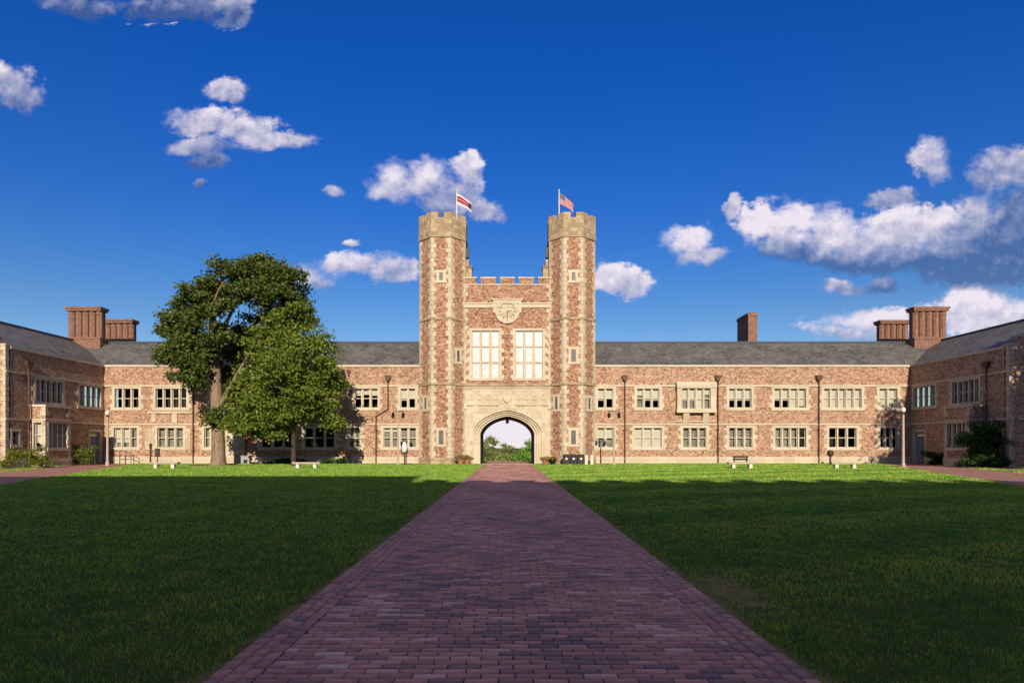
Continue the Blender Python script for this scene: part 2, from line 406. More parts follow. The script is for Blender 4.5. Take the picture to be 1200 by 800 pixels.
# ------------------------------------------------------------------ ground
PATH_C, PATH_W = .03, 2.08                           # brick walk: centre and half-width
def ground_mat():
    m, t, b = new_mat('lawn_soil')
    P = t.add('ShaderNodeNewGeometry').outputs['Position']
    n = t.noise(P, 1.3, 5, .6); f = t.noise(P, 40, 3, .7)
    col = t.mix(t.rng(n, .35, .7), (.05, .085, .014, 1), (.085, .12, .02, 1))
    col = t.mix(t.rng(f, .4, .7, 0, .6), col, (.09, .10, .03, 1))
    x, y, z = t.sep(P)
    ax = t.math('ABSOLUTE', t.math('SUBTRACT', x, PATH_C))
    edge = t.rng(t.math('ADD', ax, t.math('MULTIPLY', t.math('SUBTRACT', n, .5), .7)), PATH_W + .0, PATH_W + .16, 1, 0)
    patch = t.rng(t.math('ADD', t.vmath('LENGTH', t.vmath('MULTIPLY', t.vmath('SUBTRACT', P, (2.45, 7.2, 0)), (1.9, .72, 1))), t.math('MULTIPLY', t.math('SUBTRACT', t.noise(P, 5, 5, .7), .5), 2.6)), .15, 1.0, 1, 0)
    soil = t.mix(f, (.26, .165, .075, 1), (.46, .32, .15, 1))
    col = t.mix(t.math('MULTIPLY', t.math('MAXIMUM', edge, patch), .65), col, soil)
    t.put(b.inputs['Base Color'], col); b.inputs['Roughness'].default_value = 1
    b.inputs['Specular IOR Level'].default_value = .1
    bump(t, b, f, .03)
    return m
LAWN = ground_mat()
ys = [-400, -60, 0, 10, 20, 40, 60, 70, 74, 80, 90, 105, 125, 160, 300, 1200, 3500]
def gz(y): return 0 if y <= 70 else -7.5 * min(1, max(0, (y - 70) / 50)) ** 1.0 if y < 120 else -7.5
xs = [-3000, -300, -60, -30, 0, 30, 60, 300, 3000]
g = MB()
for a, c in zip(xs, xs[1:]):
    for p, q in zip(ys, ys[1:]): g.face((a, p, gz(p)), (c, p, gz(p)), (c, q, gz(q)), (a, q, gz(q)))
tag(g.build('ground', LAWN), kind='structure')

def paver_mat(name, stops, joint=False):
    m, t, b = new_mat(name)
    gnode = t.add('ShaderNodeNewGeometry'); P = gnode.outputs['Position']
    at = t.add('ShaderNodeAttribute', attribute_name='rnd')
    col = t.ramp(at.outputs['Fac'], stops)
    n = t.noise(P, 30, 5, .7); big = t.noise(P, .7, 3, .5)
    col = t.mix(.55, col, t.ramp(n, [(.25, (.28, .28, .28)), (.75, (.72, .72, .72))]), 'OVERLAY')
    col = t.mix(t.rng(big, .4, .75, 0, .35), col, (.15, .11, .105, 1))
    t.put(b.inputs['Base Color'], col); b.inputs['Roughness'].default_value = .75
    bump(t, b, n, .006)
    return m
PSTOPS = [(0., (.20, .145, .145)), (.2, (.33, .18, .155)), (.5, (.52, .25, .20)), (.8, (.62, .31, .24)), (1., (.74, .47, .39))]
PAVER = paver_mat('brick_pavers', PSTOPS)
JOINT = plain('sand_joint', (.05, .036, .03), 1., var=.4, scale=60)
def pavers(rects, z=.022):
    """rects: rows of (x0,x1,y0,y1,r). each becomes a low frustum with worn edges and its own height and tilt"""
    a = np.array(rects); n = len(a); e = .003
    x0, x1, y0, y1 = a[:, 0] + .0028, a[:, 1] - .0028, a[:, 2] + .0026, a[:, 3] - .0026
    dz = rng.normal(0, .0012, n); tx = rng.normal(0, .0012, n); ty = rng.normal(0, .0007, n)
    V = np.zeros((n, 8, 3))
    for k, (sx, sy) in enumerate(((0, 0), (1, 0), (1, 1), (0, 1))):
        V[:, k, 0] = np.where(sx, x1, x0); V[:, k, 1] = np.where(sy, y1, y0); V[:, k, 2] = z - .016
        V[:, k + 4, 0] = np.where(sx, x1 - e, x0 + e); V[:, k + 4, 1] = np.where(sy, y1 - e, y0 + e)
        V[:, k + 4, 2] = z + dz + (sx - .5) * 2 * tx + (sy - .5) * 2 * ty
    q = np.array([(4, 5, 6, 7), (0, 1, 5, 4), (1, 2, 6, 5), (2, 3, 7, 6), (3, 0, 4, 7)])
    Fc = (np.arange(n)[:, None, None] * 8 + q[None]).reshape(-1, 4)
    return V.reshape(-1, 3), Fc, np.repeat(a[:, 4], 5)
rects = []; y = .6; BW, BH, BORD = .236, .094, .33
row = 0
while y < 69:
    h = BH if y < 30 else .188
    bw = BW if y < 30 else .472
    x = PATH_C - PATH_W + BORD - (0 if row % 2 else bw / 2) + rng.normal(0, .012)
    while x < PATH_C + PATH_W - BORD:
        x1 = x + bw
        a, c = max(x, PATH_C - PATH_W + BORD), min(x1, PATH_C + PATH_W - BORD)
        if c - a > .02: rects.append((a, c, y, y + h, np.clip(rng.beta(1.7, 1.7) + .18 * math.sin(y * .8 + x * 1.7) * rng.random(), 0, 1)))
        x = x1
    for sgn in (-1, 1):                              # border: three courses laid lengthwise
        for k in range(3):
            xo = PATH_W - BORD + k * .11
            a, c = (PATH_C + xo, PATH_C + xo + .11) if sgn > 0 else (PATH_C - xo - .11, PATH_C - xo)
            if (row + k) % 2 == 0: rects.append((a, c, y, y + 2 * h, np.clip(rng.normal(.42, .14), 0, 1)))
    y += h; row += 1
Vp, Fp, Ap = pavers(rects)
pth = np_mesh('path', Vp, Fp, PAVER, attr=Ap); tag(pth, kind='structure')
bed = MB().box(PATH_C - PATH_W, PATH_C + PATH_W, -12, 69, -.05, .0155).build('path_bed', JOINT); tag(bed, kind='structure')
# diagonal side paths to the corner doors
def strip_path(name, pts):
    b_ = MB(); b_.prism(pts, -.05, .012)
    return tag(b_.build(name, SIDE_PAVING, recalc=True), kind='structure')
def side_paving():
    m, t, b = new_mat('side_paving')
    P = t.add('ShaderNodeNewGeometry').outputs['Position']
    c, f = brick_node(t, t.vmath('MULTIPLY', P, (1, 1, 0)), .22, .11, .01)
    col = t.ramp(c, [(0, (.26, .12, .095)), (.5, (.42, .20, .155)), (1, (.54, .29, .23))])
    col = t.mix(t.math('MULTIPLY', f, .8), col, (.10, .07, .055, 1))
    t.put(b.inputs['Base Color'], col); return m
SIDE_PAVING = side_paving()
for sgn in (-1, 1):
    strip_path('side_path', [(sgn * a, b_) for a, b_ in ((37.2, 59.3), (34.4, 59.3), (19.2, 22), (23.6, 21), (36.6, 53.0))])
    strip_path('side_walk', [(sgn * a, b_) for a, b_ in ((37.2, 52.0), (36.0, 50.2), (33.6, 42.0), (32.5, 30.0), (36.5, 30.0), (37.2, 48.0))])
MULCH = plain('bark_mulch', (.16, .075, .04), 1., var=.5, scale=30)
def mulch(pts):
    b_ = MB(); b_.prism(pts, -.04, .03); return tag(b_.build('mulch_bed', MULCH, recalc=True), kind='structure')
mulch([(-34.2, 59.7), (-34.2, 58.6), (-20, 58.3), (-9.5, 57.2), (-4.5, 56.4), (-4.2, 57.3), (-4.2, 59.7)])
mulch([(4.2, 57.3), (4.6, 56.3), (10, 57.2), (20, 58.6), (34.2, 58.9), (34.2, 59.7), (4.2, 59.7)])
mulch([(-24.8 + 2.6 * math.cos(k * .3927), 54.6 + 2.4 * math.sin(k * .3927)) for k in range(16)])

# ------------------------------------------------------------------ grass
def grass_mat():
    m, t, b = new_mat('grass_blades')
    gn = t.add('ShaderNodeNewGeometry'); P = gn.outputs['Position']
    x, y, z = t.sep(P)
    big = t.noise(P, .55, 5, .68); mid = t.noise(P, 2.6, 4, .65)
    s = t.math('SINE', t.math('MULTIPLY', t.math('ADD', t.math('MULTIPLY', x, -.45), y), 1.35))
    stripe = t.rng(s, -.5, .5)
    f = t.math('ADD', t.math('ADD', t.math('MULTIPLY', gn.outputs['Random Per Island'], .26), t.math('MULTIPLY', big, .62)), t.math('MULTIPLY', t.math('SUBTRACT', mid, .36), .9))
    f = t.math('ADD', f, t.math('MULTIPLY', t.math('SUBTRACT', t.noise(P, 9, 3, .6), .5), .55))
    f = t.math('ADD', f, t.math('MULTIPLY', t.math('MULTIPLY', t.math('SUBTRACT', stripe, .5), t.rng(x, 2.0, 2.4)), .11))
    col = t.ramp(f, [(.20, (.032, .17, .036)), (.45, (.125, .345, .055)), (.72, (.44, .54, .085)), (.95, (.72, .68, .14))])
    dry = t.rng(t.math('MULTIPLY', gn.outputs['Random Per Island'], t.math('ADD', mid, .5)), .82, 1.05)
    col = t.mix(t.math('MULTIPLY', dry, .6), col, (.30, .26, .10, 1))
    t.put(b.inputs['Base Color'], col); b.inputs['Roughness'].default_value = .55; b.inputs['Specular IOR Level'].default_value = .2
    tl = t.add('ShaderNodeBsdfTranslucent'); t.put(tl.inputs[0], t.mix(1., col, (1.3, 1.35, .5, 1), 'MULTIPLY'))
    mx = t.add('ShaderNodeMixShader'); mx.inputs[0].default_value = .35
    t.l.new(b.outputs[0], mx.inputs[1]); t.l.new(tl.outputs[0], mx.inputs[2])
    out = [q for q in t.n if q.type == 'OUTPUT_MATERIAL'][0]; t.l.new(mx.outputs[0], out.inputs[0])
    return m
GRASS = grass_mat()
def in_paths(x, y):
    """side paths, beds and building footprints where no grass grows"""
    ax = np.abs(x)
    def inside(poly):
        r = np.zeros(len(x), bool); n = len(poly)
        for i in range(n):
            (x1, y1), (x2, y2) = poly[i], poly[(i + 1) % n]
            c = ((y1 > y) != (y2 > y)) & (ax < (x2 - x1) * (y - y1) / (y2 - y1 + 1e-9) + x1); r ^= c
        return r
    bad = inside([(37.2, 59.3), (34.4, 59.3), (19.2, 22), (23.6, 21), (36.6, 53.0)]) | inside([(37.2, 52.0), (36.0, 50.2), (33.6, 42.0), (32.5, 30.0), (36.5, 30.0), (37.2, 48.0)])
    bad |= (y > 59.6) | ((ax > 37.6) & (y > 47)) | ((ax < 9) & (y > 57.2)) | ((y > 58.3) & (x < 0))
    bad |= ((x + 24.8) / 2.4) ** 2 + ((y - 54.6) / 2.2) ** 2 < 1
    return bad
def blades(n, y0, y1, hgt, wid, name):
    Z = y0 + rng.random(n) * (y1 - y0)                    # width grows and density falls with distance
    X = (rng.random(n) * 2 - 1) * (.84 * Z + .5)
    edge = PATH_W + .02 + .06 * np.sin(Z * 3.1 + np.sign(X)) * np.sin(Z * 1.3) + rng.normal(0, .05, n)
    ax = np.abs(X - PATH_C)
    keep = (ax > edge) & ~in_paths(X, Z) & (ax < 60)
    d = (X - 2.45) ** 2 * 4.2 + (Z - 7.2) ** 2 * .55
    rag = np.sin(X * 9 + 2 * np.sin(Z * 4)) * np.sin(Z * 7 + 3 * np.sin(X * 5)) + np.sin(X * 23 + Z * 5) * np.sin(Z * 19 - X * 7)
    keep &= rng.random(n) > .72 * np.clip(np.exp(-d * 1.8) * (1 + .75 * rag), 0, 1)
    thin = np.exp(-np.clip(ax - PATH_W, 0, 9) / .16) * (.35 + .35 * np.sin(Z * .9 + 1))
    keep &= rng.random(n) > thin
    X, Z = X[keep], Z[keep]; n = len(X)
    th = rng.random(n) * 2 * np.pi
    tall = hgt * (.6 + .75 * rng.random(n)) * (1 + .3 * np.sin(X * 1.7 + 2 * np.sin(Z * .9)) * np.sin(Z * 1.3) + .35 * np.sin(X * 6.1 + 3 * np.sin(Z * 2.3)) * np.sin(Z * 5.3 + 2 * np.sin(X * 3.7)))
    w_ = wid * Z * (.7 + .6 * rng.random(n))
    lean = rng.normal(0, .45, (n, 2)) * tall[:, None]
    stripe = np.sign(np.sin((Z - X * .45) * 1.35)); lean[:, 1] += stripe * .10 * tall * (X > 0)
    base = np.stack([X, Z, np.zeros(n)], 1); side = np.stack([np.cos(th), np.sin(th), np.zeros(n)], 1) * w_[:, None] * .5
    mid = base + np.stack([lean[:, 0] * .35, lean[:, 1] * .35, tall * .6], 1)
    top = base + np.stack([lean[:, 0], lean[:, 1], tall], 1)
    V = np.stack([base - side, base + side, mid + side * .8, mid - side * .8, top], 1).reshape(-1, 3)
    i = np.arange(n)[:, None] * 5
    T = np.concatenate([i + np.array([[0, 1, 2]]), i + np.array([[0, 2, 3]]), i + np.array([[3, 2, 4]])], 0)
    return V, T
parts = [blades(540000, 3.6, 59.6, .038, .00118, 'a'), blades(130000, 29, 59.6, .075, .0011, 'b')]
off = 0; Vs, Ts = [], []
for V_, T_ in parts: Vs.append(V_); Ts.append(T_ + off); off += len(V_)
gr = np_mesh('grass', np.concatenate(Vs), np.concatenate(Ts), GRASS); tag(gr, 'short mown green lawn grass on both sides of the brick path', 'grass', kind='stuff')

# ------------------------------------------------------------------ buildings
Z_EAVE, Z_STR2, Z_STR1, Z_PL = 9.04, 7.28, 3.68, .64
HALF = 37.8; WALL_Y = 60.0; WING_Y = 48.2
def window(parent, F, u0, u1, z0, z1, n, blinds=None, tiers=(.5,), teeth=True, curtain=None, pane_mat=None, deep=.2, m=.2, mull=.15, sill=.24, sash_mat=None, bar=.035):
    s_ = MB()
    s_.fbox(F, u0 - m, u0 + .04, z0, z1, -deep - .1, .035); s_.fbox(F, u1 - .04, u1 + m, z0, z1, -deep - .1, .035)
    s_.fbox(F, u0 - m - .05, u1 + m + .05, z1, z1 + .22, -deep - .1, .045)
    s_.fbox(F, u0 - m - .08, u1 + m + .08, z0 - sill, z0, -deep - .1, .075)
    if teeth:
        k = 0; z = z0
        while z < z1 - .2:
            for a, b in ((u0 - m - .22, u0 - m + .01), (u1 + m - .01, u1 + m + .22)):
                if k % 2 == 0: s_.fbox(F, a, b, z + .01, min(z + .38, z1), -.1, .022)
            z += .40; k += 1
    lw = (u1 - u0 - .08 - mull * (n - 1)) / n
    for i in range(1, n):
        a = u0 + .04 + i * lw + (i - 1) * mull
        s_.fbox(F, a, a + mull, z0, z1, -deep - .1, -.04)
    win = s_.build('window', LIME_TRIM, parent, recalc=True)
    sa, pa, bl, cu = MB(), MB(), MB(), MB()
    for i in range(n):
        a = u0 + .04 + i * (lw + mull); b = a + lw; t_ = .045
        sa.fbox(F, a, a + t_, z0, z1, -deep - .06, -deep + .01); sa.fbox(F, b - t_, b, z0, z1, -deep - .06, -deep + .01)
        sa.fbox(F, a + t_, b - t_, z0, z0 + t_ * 1.3, -deep - .06, -deep + .01); sa.fbox(F, a + t_, b - t_, z1 - t_, z1, -deep - .06, -deep + .01)
        for tt in tiers:
            zz = z0 + (z1 - z0) * tt; sa.fbox(F, a + t_, b - t_, zz - bar, zz + bar, -deep - .065, -deep + .02)
        pa.wall(F, a, b, z0, z1, d=-deep - .03)
        fr = blinds[i] if blinds else 0
        if fr > 0: bl.wall(F, a + .02, b - .02, z1 - (z1 - z0) * fr, z1, d=-deep - .14)
        if curtain and curtain[i]: cu.wall(F, a, b, z0, z1, d=-deep - .3)
    sa.build('sash', sash_mat or CREAM_PAINT, win, recalc=True); pa.build('pane', pane_mat or GLASS, win)
    if bl.f: bl.build('blind', BLIND, win)
    if cu.f: cu.build('curtain', CURTAIN, win)
    return win
def downpipe(parent, F, u, ztop=8.1, kink=None):
    p = MB()
    if kink:
        pts = [F.P(u, ztop, .14), F.P(u, kink[0], .14), F.P(kink[2], kink[1], .14), F.P(kink[2], .05, .14)]
    else: pts = [F.P(u, ztop, .14), F.P(u, .05, .14)]
    p.tube(pts, .06, 8)
    z = 1.2
    while z < 5: p.fbox(F, (kink[2] if kink and z < kink[1] else u) - .12, (kink[2] if kink and z < kink[1] else u) + .12, z, z + .08, 0, .2); z += 1.9
    o = p.build('downpipe', COPPER, parent)
    h = MB()
    h.fprism(F, [(u - .12, ztop - .25), (u + .12, ztop - .25), (u + .26, ztop), (u + .31, ztop + .26), (u - .31, ztop + .26), (u - .26, ztop)], .01, .3)
    h.build('hopper', COPPER, o, recalc=True)
def courses(parent, F, u0, u1, zs, name='string_course', mat=None):
    joined = all(abs(p[0] - q[1]) < .01 or abs(p[1] - q[0]) < .01 for p, q in zip(zs, zs[1:]))
    for grp in ([zs] if joined else [[z] for z in zs]):
        c = MB()
        for (z0, z1, d) in grp: c.fbox(F, u0, u1, z0, z1, -.1, d)
        c.build(name, mat or LIME_TRIM, parent, recalc=True)

def uu(p): return (p - CX) * .08                     # photo column -> metres along the back facade
UZ, LZ = (5.22, 7.02), (1.50, 3.34)
FB = Fr((0, WALL_Y, 0), (1, 0, 0), (0, -1, 0))
def range_building(root, u0, u1, ups, lows, pipes, extra_holes=()):
    holes = [(uu(a), uu(b), *UZ) for a, b, *_ in ups] + [(uu(a), uu(b), *LZ) for a, b, *_ in lows] + list(extra_holes)
    MB().wall(FB, u0, u1, 0, Z_EAVE - .001, holes).build('wall', GRANITE, root)
    MB().wall(FB, u0, u1, 0, Z_EAVE, d=-2.2).build('dark_backing', ROOM_GLOOM, root)  # dark sheet behind the windows, in place of unlit rooms
    MB().wall(Fr((0, 72.3, 0), (-1, 0, 0), (0, 1, 0)), -u1, -u0, 0, Z_EAVE).build('rear_wall', GRANITE, root)
    courses(root, FB, u0, u1, [(Z_STR2 - .07, Z_STR2 + .09, .09), (Z_STR1 - .06, Z_STR1 + .08, .07)])
    courses(root, FB, u0, u1, [(Z_EAVE, Z_EAVE + .20, .12)], 'coping')
    courses(root, FB, u0, u1, [(Z_PL - .30, Z_PL, .10), (0, Z_PL - .30, .07)], 'plinth')
    for a, b, n, bl, cu in ups: window(root, FB, uu(a), uu(b), *UZ, n, bl, curtain=cu)
    for a, b, n, bl, cu in lows: window(root, FB, uu(a), uu(b), *LZ, n, bl, curtain=cu)
    for p in pipes:
        if isinstance(p, tuple): downpipe(root, FB, uu(p[0]), 8.0, (5.1, 4.4, uu(p[1])))
        else: downpipe(root, FB, uu(p), 8.0)
def roof_sheet(root, x0, x1, y_front=60.25, y_ridge=66.3, z0=9.12, z1=12.35):
    r = MB(); t_ = .09
    yb = 2 * y_ridge - y_front
    prof = [(y_front, z0), (y_ridge, z1), (yb, z0), (yb, z0 - t_), (y_ridge, z1 - t_), (y_front, z0 - t_)]
    i = len(r.v); r.v += [(x0, a, b) for a, b in prof] + [(x1, a, b) for a, b in prof]
    n = 6
    for k in range(n): r.f.append((k, (k + 1) % n, n + (k + 1) % n, n + k))
    r.f.append((5, 4, 1, 0)); r.f.append((4, 3, 2, 1)); r.f.append((6, 7, 10, 11)); r.f.append((7, 8, 9, 10))
    o = r.build('roof', SLATE, root, recalc=True)
    g_ = MB().prism([(x0, y_ridge - .22), (x1, y_ridge - .22), (x1, y_ridge + .22), (x0, y_ridge + .22)], z1 - .08, z1 + .10)
    g_.build('ridge', LEAD, o, recalc=True)
    return o

# left range
LR = thing('range_building', 'long red granite range with slate roof left of the gatehouse, behind the big tree', 'building', (-22, WALL_Y, 0))
range_building(LR, -HALF, -7.3,
    [(134, 163, 3, None, None), (182, 219, 4, None, None), (246, 284, 4, None, None), (306, 344, 3, None, None), (354, 391, 3, None, None), (415, 443, 3, (.35, .3, .35), None), (469, 487, 2, (.6, .55), None)],
    [(133, 161, 3, (.75, .75, .1), (1, 1, 1)), (184, 215, 3, None, (1, 1, 1)), (239, 246, 1, None, (1,)), (306, 344, 3, None, None), (356, 392, 3, None, None), (409, 422, 2, None, (1, 1)), (449, 488, 4, (.2, .2, 0, 0), (1, 1, 1, 1))],
    [227, (455, 441)])
lr_roof = roof_sheet(LR, -49, -6.5)
# limestone dressings round the wider ground-floor window and its corbelled sill
MB().fbox(FB, uu(170), uu(184) - .24, 1.3, 3.3, -.05, .045).fbox(FB, uu(215) + .24, uu(223), 1.3, 3.3, -.05, .045).fbox(FB, uu(174), uu(226), 4.7, 4.9, -.05, .16)\
    .fbox(FB, uu(178), uu(183), 3.9, 4.7, -.05, .1).fbox(FB, uu(202), uu(208), 3.8, 4.7, -.05, .1).build('window_dressing', LIME, LR, recalc=True)
MB().fbox(FB, uu(263), uu(287), 0, 3.4, -.05, .55).fbox(FB, uu(262), uu(288), 3.4, 3.6, -.05, .63).build('porch', LIME, LR, recalc=True)
# right range
RR = thing('range_building', 'long red granite range with slate roof and oriel window right of the gatehouse', 'building', (22, WALL_Y, 0))
range_building(RR, 7.3, HALF,
    [(700, 719, 2, (.6, .55), None), (746, 773, 3, (.35, .6, .6), (1, 0, 0)), (854, 881, 3, (.6, .6, .6), None), (907, 945, 4, (.6, .6, 1, .9), None), (965, 1010, 5, (1, 1, 1, 1, 1), None), (1030, 1052, 2, (1, 1), None)],
    [(700, 719, 2, (.5, .5), (1, 1)), (743, 776, 3, (1, 1, 1), None), (800, 828, 3, None, (1, 1, 1)), (854, 882, 3, None, (1, 1, 1)), (908, 945, 4, None, (1, 1, 1, 0)), (971, 1004, 3, None, None), (1031, 1052, 3, None, None)],
    [732, 841, 959], [(uu(797), uu(831), 5.1, 7.0)])
rr_roof = roof_sheet(RR, 6.5, 49)
def oriel(root):
    a, b, pr = uu(792), uu(837), .55
    o = MB()
    F2 = Fr((0, WALL_Y - pr, 0), (1, 0, 0), (0, -1, 0))
    for z0, z1, q in ((7.05, 7.45, pr + .08), (7.45, 7.62, pr - .05), (4.75, 5.08, pr + .06)): o.fbox(FB, a - .05, b + .05, z0, z1, -.02, q)
    o.fbox(FB, a, uu(797) - .02, 5.08, 7.05, -.02, pr); o.fbox(FB, uu(831) + .02, b, 5.08, 7.05, -.02, pr)
    for c in (uu(803), uu(826)):                     # two carved corbels
        o.fprism(Fr(FB.P(c - .28, 0, 0), (0, -1, 0), (1, 0, 0)), [(0, 3.75), (.12, 3.75), (.5, 4.75), (0, 4.75)], 0, .56)
    o.fbox(FB, a - .1, b + .1, 3.9, 4.02, -.02, .16)
    part = o.build('oriel', LIME_TRIM, root, recalc=True)
    window(root, F2, uu(797), uu(831), 5.1, 7.0, 4, (.6, .6, 1, .3), teeth=False, m=.03, curtain=(1, 1, 1, 1))
oriel(RR)

def chimney(parent, cx, cy, wx, wy, z0, z1, shafts, name='chimney'):
    b = MB()
    zb = z0 + (z1 - z0) * .36
    if shafts:
        b.box(cx - wx / 2, cx + wx / 2, cy - wy / 2, cy + wy / 2, z0, zb)
        b.box(cx - wx / 2 - .06, cx + wx / 2 + .06, cy - wy / 2 - .06, cy + wy / 2 + .06, zb - .18, zb + .001)
        st = wx / shafts
        b.box(cx - wx / 2 + .2, cx + wx / 2 - .2, cy - .05, cy + wy / 2 - .1, zb + .002, z1 - .4)
        for k in range(shafts):
            c = cx - wx / 2 + st * (k + .5); r = st * .47
            b.prism([(c + r * math.cos(a), cy - wy * .12 + r * math.sin(a)) for a in [math.pi / 4 * j + math.pi / 8 for j in range(8)]], zb, z1 - .42)
            b.prism([(c + r * 1.12 * math.cos(a), cy - wy * .12 + r * 1.12 * math.sin(a)) for a in [math.pi / 4 * j + math.pi / 8 for j in range(8)]], z1 - .75, z1 - .62)
        b.box(cx - wx / 2 - .02, cx + wx / 2 + .02, cy - wy / 2 + .02, cy + wy / 2 - .02, z1 - .42, z1 - .2)
        b.box(cx - wx / 2 - .1, cx + wx / 2 + .1, cy - wy / 2 - .06, cy + wy / 2 + .06, z1 - .2, z1)
    else:
        b.box(cx - wx / 2, cx + wx / 2, cy - wy / 2, cy + wy / 2, z0, z1 - .35)
        b.box(cx - wx / 2 - .07, cx + wx / 2 + .07, cy - wy / 2 - .07, cy + wy / 2 + .07, z1 - .35, z1 - .12)
        b.box(cx - wx / 2 - .02, cx + wx / 2 + .02, cy - wy / 2 - .02, cy + wy / 2 + .02, z1 - .12, z1)
    return b.build(name, CHIMNEY_BRICK, parent, recalc=True)
chimney(lr_roof, -43.5, 72, 3.3, 1.3, 10.5, 15.8, 5)
chimney(rr_roof, 43.3, 72, 3.3, 1.3, 10.5, 15.7, 5)
chimney(rr_roof, 25.7, 68.6, .95, 3.2, 10.6, 15.6, 0)

# side wings
def wing(sgn, root):
    F = Fr((sgn * HALF, 0, 0), (0, 1, 0), (-sgn, 0, 0))
    ups = [(51.3, 54.4, 5), (56.5, 59.5, 4)]
    holes = [(a, b, *UZ) for a, b, n in ups] + [(48.85, 49.55, 1.75, 2.75), (57.9, 59.4, 0, 2.9)]
    MB().wall(F, WING_Y, 60, 0, Z_EAVE - .001, holes).build('wall', GRANITE, root)
    MB().wall(F, WING_Y, 60, 0, Z_EAVE, d=-2.2).build('dark_backing', ROOM_GLOOM, root)  # same dark sheet behind the wing windows, for the dimness indoors
    courses(root, F, WING_Y, 59.98, [(Z_STR2 - .07, Z_STR2 + .09, .09), (Z_STR1 - .06, Z_STR1 + .08, .07)])
    courses(root, F, WING_Y + .4, 59.98, [(Z_EAVE, Z_EAVE + .20, .12)], 'coping')
    courses(root, F, WING_Y, 57.8, [(Z_PL - .30, Z_PL, .10), (0, Z_PL - .30, .07)], 'plinth')
    for a, b, n in ups: window(root, F, a, b, *UZ, n)
    window(root, F, 48.85, 49.55, 1.75, 2.75, 1, m=.14)
    # door in the corner
    d = MB().fbox(F, 57.95, 58.62, .05, 2.6, -.32, -.25).fbox(F, 58.66, 59.35, .05, 2.6, -.32, -.25)
    d = d.build('door', DOOR, root)
    MB().fbox(F, 57.7, 57.92, 0, 2.95, -.3, .04).fbox(F, 59.38, 59.6, 0, 2.95, -.3, .04).fbox(F, 57.7, 59.6, 2.95, 3.15, -.3, .05).fbox(F, 57.92, 59.38, 2.62, 2.92, -.3, -.2).build('door_frame', LIME_TRIM, d, recalc=True)
    MB().fbox(F, 58.68, 58.73, 1.0, 1.25, -.25, -.18).build('handle', BLACK, d)
    # ground-floor bay: projects 1.2 m, flat parapet
    by0, by1, pr = 50.7, 53.6, 1.2
    FX = Fr((sgn * (HALF - pr), 0, 0), (0, 1, 0), (-sgn, 0, 0))
    FY = Fr((sgn * HALF, by0, 0), (-sgn, 0, 0), (0, -1, 0))
    FY2 = Fr((sgn * HALF, by1, 0), (-sgn, 0, 0), (0, 1, 0))
    bay = MB()
    bay.wall(FX, by0, by1, 0, 4.75, [(by0 + .35, by1 - .3, 1.5, 3.5)])
    bay.wall(FY, 0, pr, 0, 4.75, [(.25, .95, 1.5, 3.5)])
    bay.wall(FY2, 0, pr, 0, 4.75)
    x_in, x_out = sorted((sgn * (HALF + .02), sgn * (HALF - pr)))
    bay.face((x_in, by0, 4.74), (x_out, by0, 4.74), (x_out, by1, 4.74), (x_in, by1, 4.74))
    bayo = bay.build('bay', GRANITE, root)
    tr = MB()
    for z0, z1, q in ((4.75, 4.93, .07), (3.66, 3.80, .07), (.36, .64, .09), (0, .36, .06)):
        tr.fbox(FX, by0 - q, by1 + q, z0, z1, -.3, q); tr.fbox(FY, 0, pr - .3, z0, z1, -.3, q); tr.fbox(FY2, 0, pr - .3, z0, z1, -.3, q)
    z = .65; k = 0                                   # quoins at the bay's two free corners
    while z < 4.7:
        L = .42 if k % 2 else .26
        zt = min(z + .36, 4.745)
        if not (z < 3.8 and zt > 3.66):
            tr.fbox(FX, by0 - .02, by0 + L, z, zt, -.28, .025); tr.fbox(FX, by1 - L, by1 + .02, z, zt, -.28, .025)
            tr.fbox(FY, pr - L, pr - .29, z, zt, -.2, .022)
        z += .38; k += 1
    tr.build('bay_dressing', LIME_TRIM, bayo, recalc=True)
    window(root, FX, by0 + .35, by1 - .3, 1.5, 3.5, 4, teeth=False, m=.1)
    window(root, FY, .25, .95, 1.5, 3.5, 1, (.8,), teeth=False, m=.08)
    downpipe(root, F, 50.35, 8.0)
    # gable end facing the camera, stepped parapet, quoined corner
    FG = Fr((sgn * HALF, WING_Y, 0), (sgn, 0, 0), (0, -1, 0))
    prof = [(0, 9.2), (.62, 9.2), (.62, 9.86), (1.9, 9.86), (1.9, 10.6), (3.3, 10.6), (3.3, 11.4), (4.7, 11.4), (4.7, 12.2), (5.6, 12.2), (5.6, 13.0), (7.0, 13.0), (7.0, 12.2), (7.9, 12.2), (7.9, 11.4), (9.3, 11.4), (9.3, 10.6), (10.7, 10.6), (10.7, 9.86), (11.98, 9.86), (11.98, 9.2), (12.6, 9.2)]
    gb = MB(); gb.fprism(FG, [(0, 0)] + prof + [(12.6, 0)], -.45, 0); gb.build('gable_wall', GRANITE, root, recalc=True)
    cp = MB()
    for (a, za), (b, zb) in zip(prof, prof[1:]):
        if za == zb: cp.fbox(FG, a - .08, b + .08, za, za + .16, -.52, .08)
    z = .02; k = 0
    while z < 9.1:
        L = .34 if k % 2 else .2
        cp.fbox(FG, -.025, L, z, z + .36, -.3, .025); cp.fbox(F, WING_Y + .02, WING_Y + L, z, z + .36, -.1, .026)
        z += .385; k += 1
    cp.build('gable_dressing', LIME, root, recalc=True)
    courses(root, FG, .7, 12.6, [(Z_STR2 - .07, Z_STR2 + .09, .08), (Z_STR1 - .06, Z_STR1 + .08, .07)], 'gable_course')
    # roof
    r = MB(); y0, y1 = WING_Y + .4, 72.0; t_ = .09
